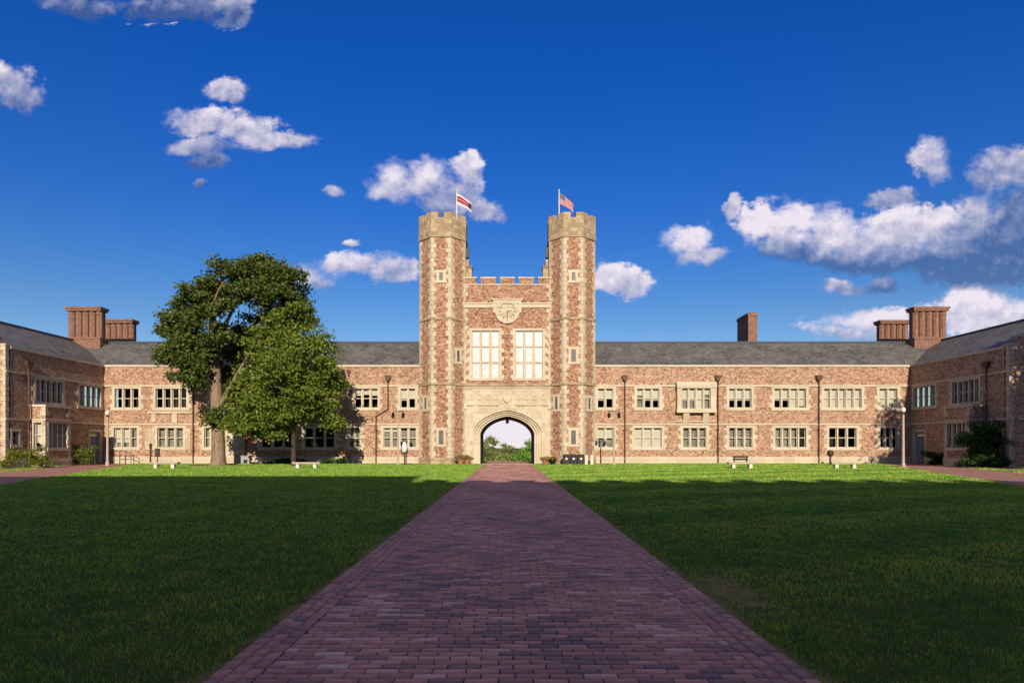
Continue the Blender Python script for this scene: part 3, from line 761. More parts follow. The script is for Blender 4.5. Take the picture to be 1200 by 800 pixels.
    pr2 = [(HALF + .25, 9.12), (HALF + 6.3, 12.35), (HALF + 12.35, 9.12), (HALF + 12.35, 9.03), (HALF + 6.3, 12.26), (HALF + .25, 9.03)]
    r.v += [(sgn * a, y0, b) for a, b in pr2] + [(sgn * a, y1, b) for a, b in pr2]
    for k in range(6): r.f.append((k, (k + 1) % 6, 6 + (k + 1) % 6, 6 + k))
    r.f += [(5, 4, 1, 0), (4, 3, 2, 1), (6, 7, 10, 11), (7, 8, 9, 10)]
    ro = r.build('roof', SLATE, root, recalc=True)
    a, b = sorted((sgn * (HALF + 6.08), sgn * (HALF + 6.52)))
    MB().box(a, b, y0, y1, 12.27, 12.45).build('ridge', LEAD, ro)
    MB().wall(Fr((sgn * 50.4, 0, 0), (0, 1, 0), (sgn, 0, 0)), WING_Y, 72, 0, 9.1).build('rear_wall', GRANITE, root)
    chimney(ro, sgn * 42.95, 65.4, 3.5, 1.3, 10.9, 15.75, 5)
LW = thing('wing_building', 'shaded stone side wing at the left edge, bay window and bushes at its foot', 'building', (-HALF - 6, 55, 0))
wing(-1, LW)
RW = thing('wing_building', 'dark stone side wing with stepped gable at the right edge behind the small tree', 'building', (HALF + 6, 55, 0))
wing(1, RW)

# gatehouse
GH = thing('gatehouse', 'tall castle-like gatehouse with twin octagonal towers, clock and arched gateway', 'building', (0, 59.5, 0))
TR = 2.1; TCY = 59.55
def octa(cx, cy, apo): 
    r = apo / math.cos(math.pi / 8)
    return [(cx + r * math.cos(math.pi / 8 + k * math.pi / 4), cy + r * math.sin(math.pi / 8 + k * math.pi / 4)) for k in range(8)]
def slit(parent, F, z0, z1, wd, lime=True):
    w_ = MB(); m = .24
    w_.fbox(F, -wd / 2 - m, -wd / 2, z0, z1, -.05, .045).fbox(F, wd / 2, wd / 2 + m, z0, z1, -.05, .045)
    w_.fbox(F, -wd / 2 - m - .1, wd / 2 + m + .1, z1, z1 + .24, -.05, .05).fbox(F, -wd / 2 - m - .1, wd / 2 + m + .1, z0 - .22, z0, -.05, .06)
    o = w_.build('slit_window', LIME_TRIM, parent, recalc=True)
    p = MB().wall(F, -wd / 2, wd / 2, z0, z1, d=.006).build('pane', DARKPANE, o)
DARKPANE = plain('dark_pane', (.09, .085, .085), .45, var=.3, scale=3, spec=.3)
PALEPANE = plain('pale_pane', (.40, .38, .36), .2, var=.2, scale=3, spec=.5)
def turret(sgn):
    cx = sgn * 5.94
    body = MB().prism(octa(cx, TCY, TR), 0, 20.5)
    t_ = body.build('turret', GATE_GRANITE, GH, recalc=True)
    # toothed limestone quoins at every corner
    pts = octa(cx, TCY, TR)
    for k in range(8):
        if pts[k][1] > TCY + 1.2: continue
        q = MB()
        P = Vector((*pts[k], 0)); A = Vector((*pts[k - 1], 0)); B = Vector((*pts[(k + 1) % 8], 0))
        d1, d2 = (A - P).normalized(), (B - P).normalized()
        C = Vector((cx, TCY, 0)); n1 = ((P + A) / 2 - C).normalized(); n2 = ((P + B) / 2 - C).normalized(); nc = (P - C).normalized()
        z = .0; j = k
        while z < 20.4:
            hgt = .34 + .12 * random.random(); L = (.43 if j % 2 else .25) + random.uniform(-.04, .04); L2 = L
            e = .022
            poly = [P + d1 * L, P + d1 * L + n1 * e, P + nc * e * 1.08, P + d2 * L2 + n2 * e, P + d2 * L2, P - nc * .1]
            q.prism([(p.x, p.y) for p in poly], z + .008, min(z + hgt - .008, 20.4)); z += hgt; j += 1
        q.build('quoin', LIME, t_, recalc=True)
    for z0, z1, ex in ((13.0, 13.22, .09), (7.12, 7.34, .10), (.35, .62, .12), (0, .35, .09), (20.38, 20.6, .11)):
        MB().prism(octa(cx, TCY, TR + ex), z0, z1).build('string_course', LIME_OLD, t_, recalc=True)
    # limestone battlement
    b = MB().prism(octa(cx, TCY, TR + .06), 20.6, 22.15)
    oc, ic = octa(cx, TCY, TR + .06), octa(cx, TCY, TR - .30)
    for k in range(8):
        o0, o1, i0, i1 = [Vector((*p, 0)) for p in (oc[k], oc[(k + 1) % 8], ic[k], ic[(k + 1) % 8])]
        for a, c in ((-.0, .36), (.64, 1.0)):
            p = [o0.lerp(o1, a), o0.lerp(o1, c), i0.lerp(i1, c), i0.lerp(i1, a)]
            b.prism([(v_.x, v_.y) for v_ in p], 22.15, 22.62)
    b.build('battlement', LIME_OLD, t_, recalc=True)
    fr = Fr((cx, TCY - TR, 0), (1, 0, 0), (0, -1, 0))
    slit(t_, fr, 16.5, 17.2, .34); slit(t_, fr, 1.8, 3.05, .42)
    if sgn > 0: slit(t_, fr, 9.2, 10.3, .42)
    a45 = math.pi / 4
    for sd_ in (-1, 1):
        n = Vector((sd_ * math.sin(a45), -math.cos(a45), 0)); U = Vector((math.cos(a45), sd_ * math.sin(a45), 0))
        F = Fr(Vector((cx, TCY, 0)) + n * TR, U, n)
        if sd_ == -sgn: slit(t_, F, 9.3, 10.3, .3) if sgn < 0 else slit(t_, F, 5.0, 6.1, .3)
        else: slit(t_, F, 5.0, 6.0, .3)
    return t_
for sgn in (-1, 1): turret(sgn)
# floodlights on the inner faces of the turrets
for sgn in (-1, 1):
    x0 = sgn * (5.94 - TR - .02); a, b = sorted((x0, x0 - sgn * .26))
    MB().box(a, b, TCY - .28, TCY + .22, 19.1, 19.9).box(a, b, TCY - .22, TCY + .16, 19.9, 20.02).build('floodlight', BLACK, GH)

CF = Fr((0, 58.6, 0), (1, 0, 0), (0, -1, 0))
cz = lambda y: EYE + (HY - y) * 58.6 / F_PX
cxm = lambda p: (p - CX) * 58.6 / F_PX
wl = (cxm(552.5), cxm(585.5)); wr = (cxm(603.5), cxm(636.5)); wz = (cz(443.5), cz(387.5))
Z_BAND = 7.25
MB().wall(CF, -4.3, 4.3, Z_BAND, 16.45, [(*wl, *wz), (*wr, *wz)]).build('upper_wall', GATE_GRANITE, GH)
for a_, b_ in ((-4.25, -2.84), (-2.42, -1.06), (-.64, .64), (1.06, 2.42), (2.84, 4.25)):
    mr = MB().fbox(CF, a_, b_, 16.45, 16.98, -.45, 0).build('merlon', GATE_GRANITE, GH, recalc=True)
    MB().fbox(CF, a_ - .05, b_ + .05, 16.98, 17.1, -.5, .05).build('coping', LIME, mr, recalc=True)
MB().fbox(CF, -4.25, 4.25, 16.35, 16.47, -.5, .05).build('parapet_course', LIME, GH, recalc=True)
blk = MB()                                           # the body of the gatehouse behind the towers
blk.wall(Fr((0, 67.09, 0), (-1, 0, 0), (0, 1, 0)), -6.4, 6.4, 5.2, 16.4).wall(Fr((-6.4, 0, 0), (0, 1, 0), (-1, 0, 0)), 60, 67.09, 0, 16.4).wall(Fr((6.4, 0, 0), (0, 1, 0), (1, 0, 0)), 60, 67.09, 0, 16.4)
blk.wall(Fr((0, 67.09, 0), (-1, 0, 0), (0, 1, 0)), -6.4, -2.52, 0, 5.2).wall(Fr((0, 67.09, 0), (-1, 0, 0), (0, 1, 0)), 2.52, 6.4, 0, 5.2)
blk.face((-6.4, 58.62, 16.3), (6.4, 58.62, 16.3), (6.4, 67.09, 16.3), (-6.4, 67.09, 16.3))
blk.build('rear_wall', GATE_GRANITE, GH)
for sgn in (-1, 1):                                  # stepped piers where the parapet meets the towers
    a, b = sorted((sgn * 3.95, sgn * 3.30))
    p = MB().box(a, b, 59.3, 60.4, 16.3, 18.3).box(*sorted((sgn * 3.95, sgn * 3.55)), 59.25, 60.45, 18.3, 18.9).box(a - .05, b + .05, 59.2, 60.5, 18.2, 18.32)
    p.build('stepped_pier', LIME_OLD, GH, recalc=True)
courses(GH, CF, -4.3, 4.3, [(14.28, 14.62, .10), (14.62, 14.74, .17)], 'cornice')
courses(GH, CF, -4.3, 4.3, [(Z_BAND - .14, Z_BAND + .10, .12)], 'band_course', LIME_OLD)
window(GH, CF, *wl, *wz, 3, tiers=(1 / 3, 2 / 3), pane_mat=LEADED, deep=.14, m=.18, mull=.12, sill=.18, sash_mat=LIME_OLD, bar=.06)
window(GH, CF, *wr, *wz, 3, tiers=(1 / 3, 2 / 3), pane_mat=LEADED, deep=.14, m=.18, mull=.12, sill=.18, sash_mat=LIME_OLD, bar=.06)
# toothed quoins beside the turrets on the upper wall
q = MB(); z = Z_BAND + .12; j = 0
while z < 16.2:
    L = .62 if j % 2 else .42
    if not (14.2 < z + .36 and z < 14.8):
        for sgn in (-1, 1): q.fbox(CF, *sorted((sgn * 4.2, sgn * (4.2 - L))), z, z + .36, -.05, .024)
    z += .38; j += 1
q.build('wall_quoin', LIME, GH, recalc=True)
# clock in its stone surround
ck = MB(); czc = cz(365); 
ck.fbox(CF, -1.3, 1.3, czc + .72, czc + 1.0, -.02, .2); ck.fbox(CF, -1.42, 1.42, czc + 1.0, czc + 1.12, -.02, .27)
for sgn in (-1, 1): ck.fbox(CF, *sorted((sgn * 1.05, sgn * 1.3)), czc - .15, czc + .72, -.02, .18)
nseg = 32
for k in range(nseg):
    a0, a1 = 2 * math.pi * k / nseg, 2 * math.pi * (k + 1) / nseg
    def rp(r, a): return (r * math.cos(a), czc + r * math.sin(a))
    ck.fprism(CF, [rp(.78, a0), rp(1.12, a0), rp(1.12, a1), rp(.78, a1)], -.02, .16 + (.06 if k % 4 < 2 else 0))
cko = ck.build('clock', LIME_TRIM, GH, recalc=True)
MB().fprism(CF, [(.79 * math.cos(2 * math.pi * k / 32), czc + .79 * math.sin(2 * math.pi * k / 32)) for k in range(32)], -.02, .07).build('clock_face', LIME, cko, recalc=True)
nm = MB()
for k in range(12):
    a = math.pi / 6 * k; c, s_ = math.cos(a), math.sin(a)
    nm.fprism(CF, [(r * c - t__ * s_, czc + r * s_ + t__ * c) for r, t__ in ((.55, -.045), (.72, -.045), (.72, .045), (.55, .045))], .07, .085)
nm.build('hour_mark', BRONZE, cko, recalc=True)
hd = MB()
for a, L in ((-math.pi / 2, .52), (.10, .40)):
    c, s_ = math.cos(a), math.sin(a)
    hd.fprism(CF, [(r * c - t__ * s_, czc + r * s_ + t__ * c) for r, t__ in ((-.06, -.04), (L, -.03), (L, .03), (-.06, .04))], .09, .105 + .01 * (L > .45))
hd.build('clock_hands', COPPER, cko, recalc=True)

# lower storey: limestone with the Tudor arch
AW, ASP, AAP = 2.50, 2.75, 4.42
def arch(w_, zs, za, n=14):
    half = []
    for k in range(n + 1):
        t_ = k / n; x_ = w_ * math.sin(t_ * math.pi / 2)
        r = x_ / w_; z_ = zs + (za - zs) * ((1 - r ** 2.6) ** .62 * .72 + (1 - r) * .28)
        half.append((x_, z_))
    R_ = half; Lh = [(-a, b) for a, b in reversed(half[1:])]
    return [(-w_, 0)] + Lh + R_ + [(w_, 0)]
orders = [(0, 0, -.62), (.20, .16, -.62), (.20, .16, -.42), (.42, .34, -.42), (.42, .34, -.22), (.62, .50, -.22), (.62, .50, 0.0)]
def acurve(off): return arch(AW + off[0], ASP + off[1] * .4, AAP + off[1])
mo = MB()
for o0, o1 in zip(orders, orders[1:]):
    c0, c1 = acurve(o0), acurve(o1)
    for k in range(len(c0) - 1):
        mo.face(CF.P(*c0[k], o0[2]), CF.P(*c0[k + 1], o0[2]), CF.P(*c1[k + 1], o1[2]), CF.P(*c1[k], o1[2]))
lo = MB(); c = acurve(orders[-1])
ztop = Z_BAND
for k in range(1, len(c) - 2):
    lo.face(CF.P(c[k][0], c[k][1]), CF.P(c[k + 1][0], c[k + 1][1]), CF.P(c[k + 1][0], ztop), CF.P(c[k][0], ztop))
for sgn in (-1, 1):
    a, b = sorted((sgn * (AW + .62), sgn * 4.3))
    zz = c[1][1]
    lo.face(CF.P(a, 0), CF.P(b, 0), CF.P(b, ztop), CF.P(a, ztop))
low = lo.build('lower_wall', LIME, GH, recalc=False)
mo.build('arch_moulding', LIME_TRIM, GH)
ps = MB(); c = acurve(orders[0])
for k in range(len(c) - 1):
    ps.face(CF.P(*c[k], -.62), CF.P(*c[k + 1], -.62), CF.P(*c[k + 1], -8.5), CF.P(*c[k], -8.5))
VAULT = masonry('shade_toned_vault', [(.1, (.05, .035, .028)), (.9, (.14, .095, .07))], (.10, .08, .06, 1))  # shade inside the passage put into the colour, darker than the outer masonry
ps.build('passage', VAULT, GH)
# frieze: hood mould with stops, carved panel, shield and rosettes
fz = MB(); zf0, zf1 = cz(474), cz(455)
fz.fbox(CF, -3.9, -.75, zf0 - .07, zf0 + .07, -.02, .14); fz.fbox(CF, .75, 3.9, zf0 - .07, zf0 + .07, -.02, .14)
for sgn in (-1, 1): fz.fbox(CF, *sorted((sgn * 3.7, sgn * 4.0)), zf0 - .42, zf0 + .12, -.02, .16)
fz.fbox(CF, -4.05, 4.05, zf1 + .02, zf1 + .14, -.02, .10)
def shield(cx_, cz_, s_, d): fz.fprism(CF, [(cx_ - .3 * s_, cz_ + .35 * s_), (cx_ + .3 * s_, cz_ + .35 * s_), (cx_ + .3 * s_, cz_ - .05 * s_), (cx_ + .18 * s_, cz_ - .28 * s_), (cx_, cz_ - .4 * s_), (cx_ - .18 * s_, cz_ - .28 * s_), (cx_ - .3 * s_, cz_ - .05 * s_)], -.02, d)
shield(0, (zf0 + zf1) / 2 + .02, 1.5, .16); shield(0, (zf0 + zf1) / 2 + .02, 1.1, .20)
def ring(cx_, cz_, r0, r1, d, n=10):
    for k in range(n):
        a0, a1 = 2 * math.pi * k / n, 2 * math.pi * (k + 1) / n
        fz.fprism(CF, [(cx_ + r0 * math.cos(a0), cz_ + r0 * math.sin(a0)), (cx_ + r1 * math.cos(a0), cz_ + r1 * math.sin(a0)), (cx_ + r1 * math.cos(a1), cz_ + r1 * math.sin(a1)), (cx_ + r0 * math.cos(a1), cz_ + r0 * math.sin(a1))], -.02, d)
for k, xx in enumerate((-3.3, -2.5, -1.7, -1.0, 1.0, 1.7, 2.5, 3.3)):
    ring(xx, (zf0 + zf1) / 2, .14, .30, .07); fz.fbox(CF, xx - .06, xx + .06, (zf0 + zf1) / 2 - .06, (zf0 + zf1) / 2 + .06, -.02, .09)
    fz.fbox(CF, xx + .32, xx + .38, zf0 + .16, zf1 - .1, -.02, .05)
for sgn in (-1, 1):
    ring(sgn * 2.9, 5.05, .18, .36, .06, 12); shield(sgn * 2.9, 5.05, .5, .08); ring(sgn * 2.1, 5.3, .08, .17, .05, 8)
    fz.fbox(CF, sgn * 3.55 - .1, sgn * 3.55 + .1, .3, 5.2, -.02, .07)
fz.build('frieze_carving', LIME_TRIM, low, recalc=True)
# hanging lantern in the archway
ln = MB().tube([(0, 61.0, 4.4), (0, 61.0, 4.22)], .02, 6); ln.lathe([(.05, 0), (.15, .06), (.17, .32), (.09, .42), (.03, .46)], (0, 61.0, 3.78), 8)
ln.build('arch_lantern', GREY_METAL, GH)
MB().box(-3.4, 3.4, 57.4, 58.58, -.02, .045).build('threshold', CONCRETE, GH)

# flagpoles on the towers
def flag_mat(name, kind):
    m, t, b = new_mat(name)
    uvn = t.add('ShaderNodeUVMap'); ux, uy, _ = t.sep(uvn.outputs[0])
    if kind == 'us':
        st = t.math('GREATER_THAN', t.math('FRACT', t.math('MULTIPLY', uy, 6.5)), .5)
        col = t.mix(st, (.42, .025, .04, 1), (.62, .56, .56, 1))
        can = t.math('MULTIPLY', t.math('LESS_THAN', ux, .4), t.math('GREATER_THAN', uy, .46))
        vo = t.add('ShaderNodeTexVoronoi'); t.put(vo.inputs['Vector'], t.comb(t.math('MULTIPLY', ux, 15), t.math('MULTIPLY', uy, 10))); vo.inputs['Scale'].default_value = 1.; vo.inputs['Randomness'].default_value = .1
        star = t.math('LESS_THAN', vo.outputs['Distance'], .28)
        col = t.mix(can, col, t.mix(star, (.02, .03, .14, 1), (.6, .6, .62, 1)))
    else:
        r1 = t.math('MULTIPLY', t.math('GREATER_THAN', uy, .28), t.math('LESS_THAN', uy, .78))
        col = t.mix(r1, (.68, .64, .66, 1), (.34, .02, .035, 1))
        r2 = t.math('MULTIPLY', t.math('GREATER_THAN', uy, .50), t.math('LESS_THAN', uy, .58)); col = t.mix(r2, col, (.62, .45, .47, 1))
        r3 = t.math('MULTIPLY', t.math('MULTIPLY', t.math('GREATER_THAN', ux, .78), t.math('GREATER_THAN', uy, .25)), t.math('LESS_THAN', uy, .72)); col = t.mix(r3, col, (.05, .02, .025, 1))
    t.put(b.inputs['Base Color'], col)
    tl = t.add('ShaderNodeBsdfTranslucent'); t.put(tl.inputs[0], col); mx = t.add('ShaderNodeMixShader'); mx.inputs[0].default_value = .25
    t.l.new(b.outputs[0], mx.inputs[1]); t.l.new(tl.outputs[0], mx.inputs[2])
    out = [q_ for q_ in t.n if q_.type == 'OUTPUT_MATERIAL'][0]; t.l.new(mx.outputs[0], out.inputs[0])
    return m
POLE = plain('white_pole', (.62, .61, .62), .4, var=.05)
def flagpole(x, label, kind, ztop, drop):
    t_ = thing('flagpole', label, 'flagpole', (x, TCY, 22.15))
    MB().tube([(x, TCY, 22.1), (x, TCY, ztop)], [.06, .04], 8).build('pole', POLE, t_)
    MB().lathe([(.02, 0), (.09, .05), (.09, .12), (.02, .17)], (x, TCY, ztop), 8).build('finial', POLE, t_)
    nu, nv, Lf, Hf = 20, 10, 1.75, 1.05
    me = bpy.data.meshes.new('flag'); vs, fs, uvs = [], [], []
    for j in range(nv + 1):
        for i in range(nu + 1):
            a, b = i / nu, j / nv
            xx = x + .05 + Lf * a * (.86 - .14 * drop); zz = ztop - .18 - Hf * (1 - b) * (1 - .18 * a) - drop * (a ** 1.25)
            yy = TCY - .05 + .13 * math.sin(a * 8 + b * 2.2) * a ** .5 + .1 * a; zz += .05 * math.sin(a * 8.5 + 1) * a
            vs.append((xx - x, yy - TCY, zz - 22.15)); uvs.append((a, b))
    for j in range(nv):
        for i in range(nu):
            k = j * (nu + 1) + i; fs.append((k, k + 1, k + nu + 2, k + nu + 1))
    me.from_pydata(vs, [], fs); ul = me.uv_layers.new(name='UVMap')
    for p in me.polygons:
        p.use_smooth = True
        for li, vi in zip(p.loop_indices, p.vertices): ul.data[li].uv = uvs[vi]
    me.materials.append(flag_mat('flag_cloth', kind)); f = bpy.data.objects.new('flag', me); COL.objects.link(f); f.parent = t_
flagpole(px(535.2, 0, TCY)[0], 'white pole on the left tower flying a red and white flag with a dark end', 'state', px(0, 224.5, TCY)[1], .85)
flagpole(px(655.2, 0, TCY)[0], 'white pole on the right tower flying the drooping stars and stripes', 'us', px(0, 224, TCY)[1], .95)

# the hall that closes the near end of the lawn (behind the viewer): it throws the long shadow
BH_ = thing('hall_building', 'tall red granite hall with battlements closing the near end of the lawn', 'building', (0, -22, 0))
FH = Fr((0, -14, 0), (-1, 0, 0), (0, 1, 0)); hw = []
for k in range(-6, 7):
    for zb in (1.5, 5.2, 9.2): hw.append((k * 7 - 1.5, k * 7 + 1.5, zb, zb + 1.9))
hb = MB(); hb.wall(FH, -52, 52, 0, 16.0, hw)
for F_, a, b in ((Fr((0, -28, 0), (1, 0, 0), (0, -1, 0)), -52, 52), (Fr((52, 0, 0), (0, 1, 0), (1, 0, 0)), -28, -14), (Fr((-52, 0, 0), (0, 1, 0), (-1, 0, 0)), -28, -14)): hb.wall(F_, a, b, 0, 16.0)
hb.build('wall', GRANITE, BH_)
MB().box(-52.2, 52.2, -28.2, -13.8, 16.0, 16.3).box(-52.1, -2.4, -27, -13.95, 16.31, 18.4).build('roof', SLATE, BH_)
pm = MB(); x = -52
while x < 52: pm.box(x, x + 1.2, -14.3, -13.9, 16.3, 16.9); x += 2.0
pm.build('battlement', LIME, BH_)
pane = MB()
for h in hw: pane.wall(FH, *h, d=-.2)
pane.build('panes', DARKPANE, BH_)

# ------------------------------------------------------------------ trees and shrubs
def leaf_mesh(name, clumps, mat, parent, size, per_cluster=16, spread=.34, dens=1.0):
    """clumps: (x,y,z, rx,ry,rz, twigs). twigs are spread through each ellipsoid, mostly near its skin; leaves sit round each twig"""
    C = []
    for (x, y, z, rx, ry, rz, n) in clumps:
        n = int(n * dens); K = max(4, n // 16)          # boughs: each a flattened spray of twigs on the ellipsoid
        d = rng.normal(size=(K, 3)); d /= np.linalg.norm(d, axis=1)[:, None]
        sub_ = d * (rng.random(K) ** .38 * rng.uniform(.82, 1.12, K))[:, None]
        own = rng.integers(0, K, n)
        o = sub_[own] + rng.normal(size=(n, 3)) * np.array([.19, .19, .13]) * rng.uniform(.6, 1.35, K)[own][:, None]
        C.append(np.array([x, y, z]) + o * np.array([rx, ry, rz]))
    C = np.concatenate(C); m = len(C) * per_cluster
    c = np.repeat(C, per_cluster, 0) + rng.normal(size=(m, 3)) * np.array([spread, spread, spread * .6])
    a = rng.normal(size=(m, 3)); a /= np.linalg.norm(a, axis=1)[:, None]
    nrm = rng.normal(size=(m, 3)) * .8 + np.array([0, -.35, .75]); nrm /= np.linalg.norm(nrm, axis=1)[:, None]
    b = np.cross(nrm, a); b /= np.linalg.norm(b, axis=1)[:, None]; a = np.cross(b, nrm)
    s = size * (.6 + .8 * rng.random(m))[:, None]
    V = np.stack([c - a * s * .5, c + b * s * .32 + a * s * .05, c + a * s * .55, c - b * s * .32 + a * s * .05], 1).reshape(-1, 3)
    Fq = np.arange(m)[:, None] * 4 + np.arange(4)[None]
    return np_mesh(name, V, Fq, mat, parent)
def limb(mb, pts, r0, r1, n=10):
    pts = [Vector(p) for p in pts]; k = len(pts)
    fine = []
    for i in range(k - 1):
        for s_ in range(3):
            t_ = s_ / 3; fine.append(pts[i].lerp(pts[i + 1], t_) + Vector((random.gauss(0, .04), random.gauss(0, .04), 0)) * (i + s_ > 0))
    fine.append(pts[-1]); m = len(fine) - 1
    mb.tube(fine, [r0 + (r1 - r0) * (i / m) ** .8 for i in range(m + 1)], n)
def PX(x, y, Y): a, b = px(x, y, Y); return (a, Y, b)
def clump(x, y, w_, h_, Y, n, depth=None):
    a, b = px(x, y, Y); k = Y / F_PX
    return (a, Y, b, w_ * k, depth or (w_ * k * .9), h_ * k, n)

def big_oak():
    Y = 54.6
    t_ = thing('oak_tree', 'huge dark-leaved old tree with thick pale trunk towering over the left range', 'tree', (*PX(256, 543, Y)[:2], 0))
    tr = MB()
    b0 = Vector(PX(256, 543, Y)); b0.z = -.1
    tr.tube([b0, b0 + Vector((0, 0, .25)), b0 + Vector((0, 0, .9)), Vector(PX(255.5, 505, Y)), Vector(PX(254, 470, Y)), Vector(PX(252, 430, Y)), Vector(PX(251, 400, Y)), Vector(PX(249, 372, Y)), Vector(PX(252, 340, Y))],
            [.85, .66, .56, .52, .5, .44, .36, .28, .14], 14)
    trunk = tr.build('trunk', BARK, t_, smooth=True)
    lb = MB()
    for pts, r in (([PX(255, 480, Y), PX(272, 450, Y - .6), PX(292, 415, Y - .8), PX(312, 375, Y)], .27), ([PX(251, 400, Y), PX(268, 372, Y + .6), PX(285, 340, Y + .5), PX(305, 318, Y)], .22),
                   ([PX(253, 440, Y), PX(236, 412, Y + .5), PX(215, 392, Y), PX(198, 384, Y)], .2), ([PX(250, 385, Y), PX(240, 352, Y - 1), PX(232, 330, Y - 1)], .17),
                   ([PX(255, 490, Y), PX(270, 478, Y - .8), PX(292, 462, Y - 1.2), PX(306, 452, Y - 1.2)], .2), ([PX(253, 450, Y), PX(238, 440, Y - 1.2), PX(222, 432, Y - 2)], .14),
                   ([PX(252, 415, Y), PX(275, 395, Y + 2), PX(310, 372, Y + 2.5), PX(340, 350, Y + 2)], .2), ([PX(251, 395, Y), PX(246, 360, Y - 2.5), PX(262, 330, Y - 3)], .16)):
        limb(lb, pts, r, .04)
    lb.build('branches', BARK, trunk, smooth=True)
    cl = [clump(308, 326, 34, 26, Y, 380), clump(270, 334, 34, 24, Y, 330), clump(236, 346, 30, 20, Y, 240), clump(338, 338, 22, 24, Y + 1, 230), clump(318, 352, 36, 26, Y - 1, 280),
          clump(203, 382, 19, 13, Y, 150), clump(222, 384, 26, 26, Y, 260), clump(216, 418, 24, 26, Y - .5, 380), clump(226, 440, 20, 16, Y - 1, 190), clump(208, 400, 18, 18, Y - 1, 140), clump(226, 360, 22, 15, Y + 1, 130),
          clump(290, 390, 28, 28, Y + 1.5, 240), clump(320, 385, 34, 30, Y + 2.5, 260), clump(352, 358, 14, 18, Y + 1.5, 100), clump(275, 430, 24, 30, Y + 2, 200), clump(262, 392, 18, 12, Y - 1.6, 70),
          clump(262, 358, 26, 16, Y - 2.2, 140), clump(290, 460, 26, 22, Y + 1.5, 170), clump(252, 484, 10, 12, Y - .9, 50), clump(268, 492, 16, 9, Y - 1.4, 70), clump(240, 405, 14, 14, Y - 2, 70),
          clump(315, 306, 16, 7, Y, 55), clump(290, 310, 16, 7, Y, 45), clump(363, 372, 12, 9, Y + 1, 40)]
    leaf_mesh('crown', cl, LEAF_OAK, t_, .26, 18, .31, .84)
big_oak()
def bright_tree():
    Y = 52.8
    t_ = thing('maple_tree', 'lower brighter green round tree in front of the right side of the huge old tree', 'tree', (PX(344, 540, Y)[0], Y, 0))
    tr = MB(); b0 = Vector(PX(344, 540, Y)); b0.z = -.1
    tr.tube([b0, b0 + Vector((0, 0, .3)), Vector(PX(344, 510, Y)), Vector(PX(343, 470, Y)), Vector(PX(341, 420, Y)), Vector(PX(338, 385, Y))], [.30, .2, .17, .16, .12, .05], 10)
    trunk = tr.build('trunk', plainbark, t_, smooth=True)
    lb = MB()
    for pts in ([PX(344, 500, Y), PX(365, 470, Y), PX(385, 445, Y)], [PX(343, 490, Y), PX(320, 465, Y - .5), PX(300, 445, Y)], [PX(342, 460, Y), PX(355, 420, Y + 1), PX(372, 400, Y + 1)], [PX(342, 450, Y), PX(325, 420, Y - 1), PX(312, 400, Y - 1)],
                [PX(343, 495, Y), PX(350, 475, Y - 2), PX(360, 460, Y - 3)]): limb(lb, pts, .10, .03, 8)
    lb.build('branches', plainbark, trunk, smooth=True)
    cl = [clump(335, 380, 26, 18, Y, 220), clump(322, 398, 30, 24, Y, 260), clump(355, 400, 30, 26, Y + .5, 280), clump(310, 435, 30, 30, Y, 320), clump(345, 440, 40, 34, Y - 1.4, 420), clump(376, 440, 23, 28, Y, 260), clump(389, 424, 13, 17, Y, 80),
          clump(300, 470, 26, 22, Y - .3, 230), clump(330, 482, 36, 22, Y - 1.2, 330), clump(366, 478, 30, 24, Y, 280), clump(290, 488, 18, 12, Y - .5, 100), clump(322, 504, 34, 8, Y - 1, 120), clump(378, 498, 20, 12, Y, 90), clump(340, 420, 34, 40, Y + 2, 280), clump(272, 496, 16, 9, Y - .8, 90), clump(300, 498, 22, 10, Y - 1, 110), clump(283, 462, 12, 14, Y - 1, 60), clump(350, 362, 12, 7, Y, 30), clump(396, 452, 8, 12, Y, 40)]
    leaf_mesh('crown', cl, LEAF_LIME, t_, .24, 18, .30, .74)
plainbark = plain('dark_bark', (.06, .045, .035), .95, var=.4, scale=18)
bright_tree()
def small_tree():
    Y = 49.5; x = PX(1152, 0, Y)[0]
    t_ = thing('dogwood_tree', 'small bushy green tree against the dark right wing', 'tree', (x, Y, 0))
    tr = MB()
    for dx_ in (-.25, .05, .3): tr.tube([(x + dx_ * .3, Y, -.05), (x + dx_, Y, .9), (x + dx_ * 2.4, Y + dx_, 2.2)], [.08, .06, .03], 8)
    tr.build('trunk', plainbark, t_, smooth=True)
    leaf_mesh('crown', [clump(1150, 512, 26, 17, Y, 260), clump(1134, 514, 12, 9, Y - .6, 80), clump(1170, 518, 14, 13, Y + .2, 100), clump(1152, 500, 16, 7, Y, 70), clump(1160, 530, 22, 10, Y, 80)], LEAF_DARK, t_, .17, 16, .2)
small_tree()
def shrub(name, label, x, y0, y1, wpx, Y, mat, leafsize=.12, n=240, lumps=5):
    xx, z1 = px(x, y0, Y); k = Y / F_PX
    t_ = thing(name, label, 'bush', (xx, Y, 0)); w_ = wpx * k / 2
    st = MB()
    for j in range(5): st.tube([(xx + random.uniform(-.1, .1), Y, -.05), (xx + random.uniform(-.5, .5) * w_, Y + random.uniform(-.3, .3), z1 * .6)], [.03, .012], 6)
    st.build('stems', plainbark, t_)
    cl = [(xx + (j / (lumps - 1) - .5) * 1.25 * w_, Y + random.uniform(-.25, .25), z1 * random.uniform(.38, .5), w_ * .42, .7 * w_ if w_ < 1.2 else .8, z1 * random.uniform(.42, .52), n / lumps) for j in range(lumps)]
    leaf_mesh('foliage', cl, mat, t_, leafsize, 16, .13)
shrub('bush', 'broad yellow-green bush beside the brick path at the foot of the left wing bay', 31, 524, 551, 58, 47.2, LEAF_YELLOW, n=320, lumps=6)
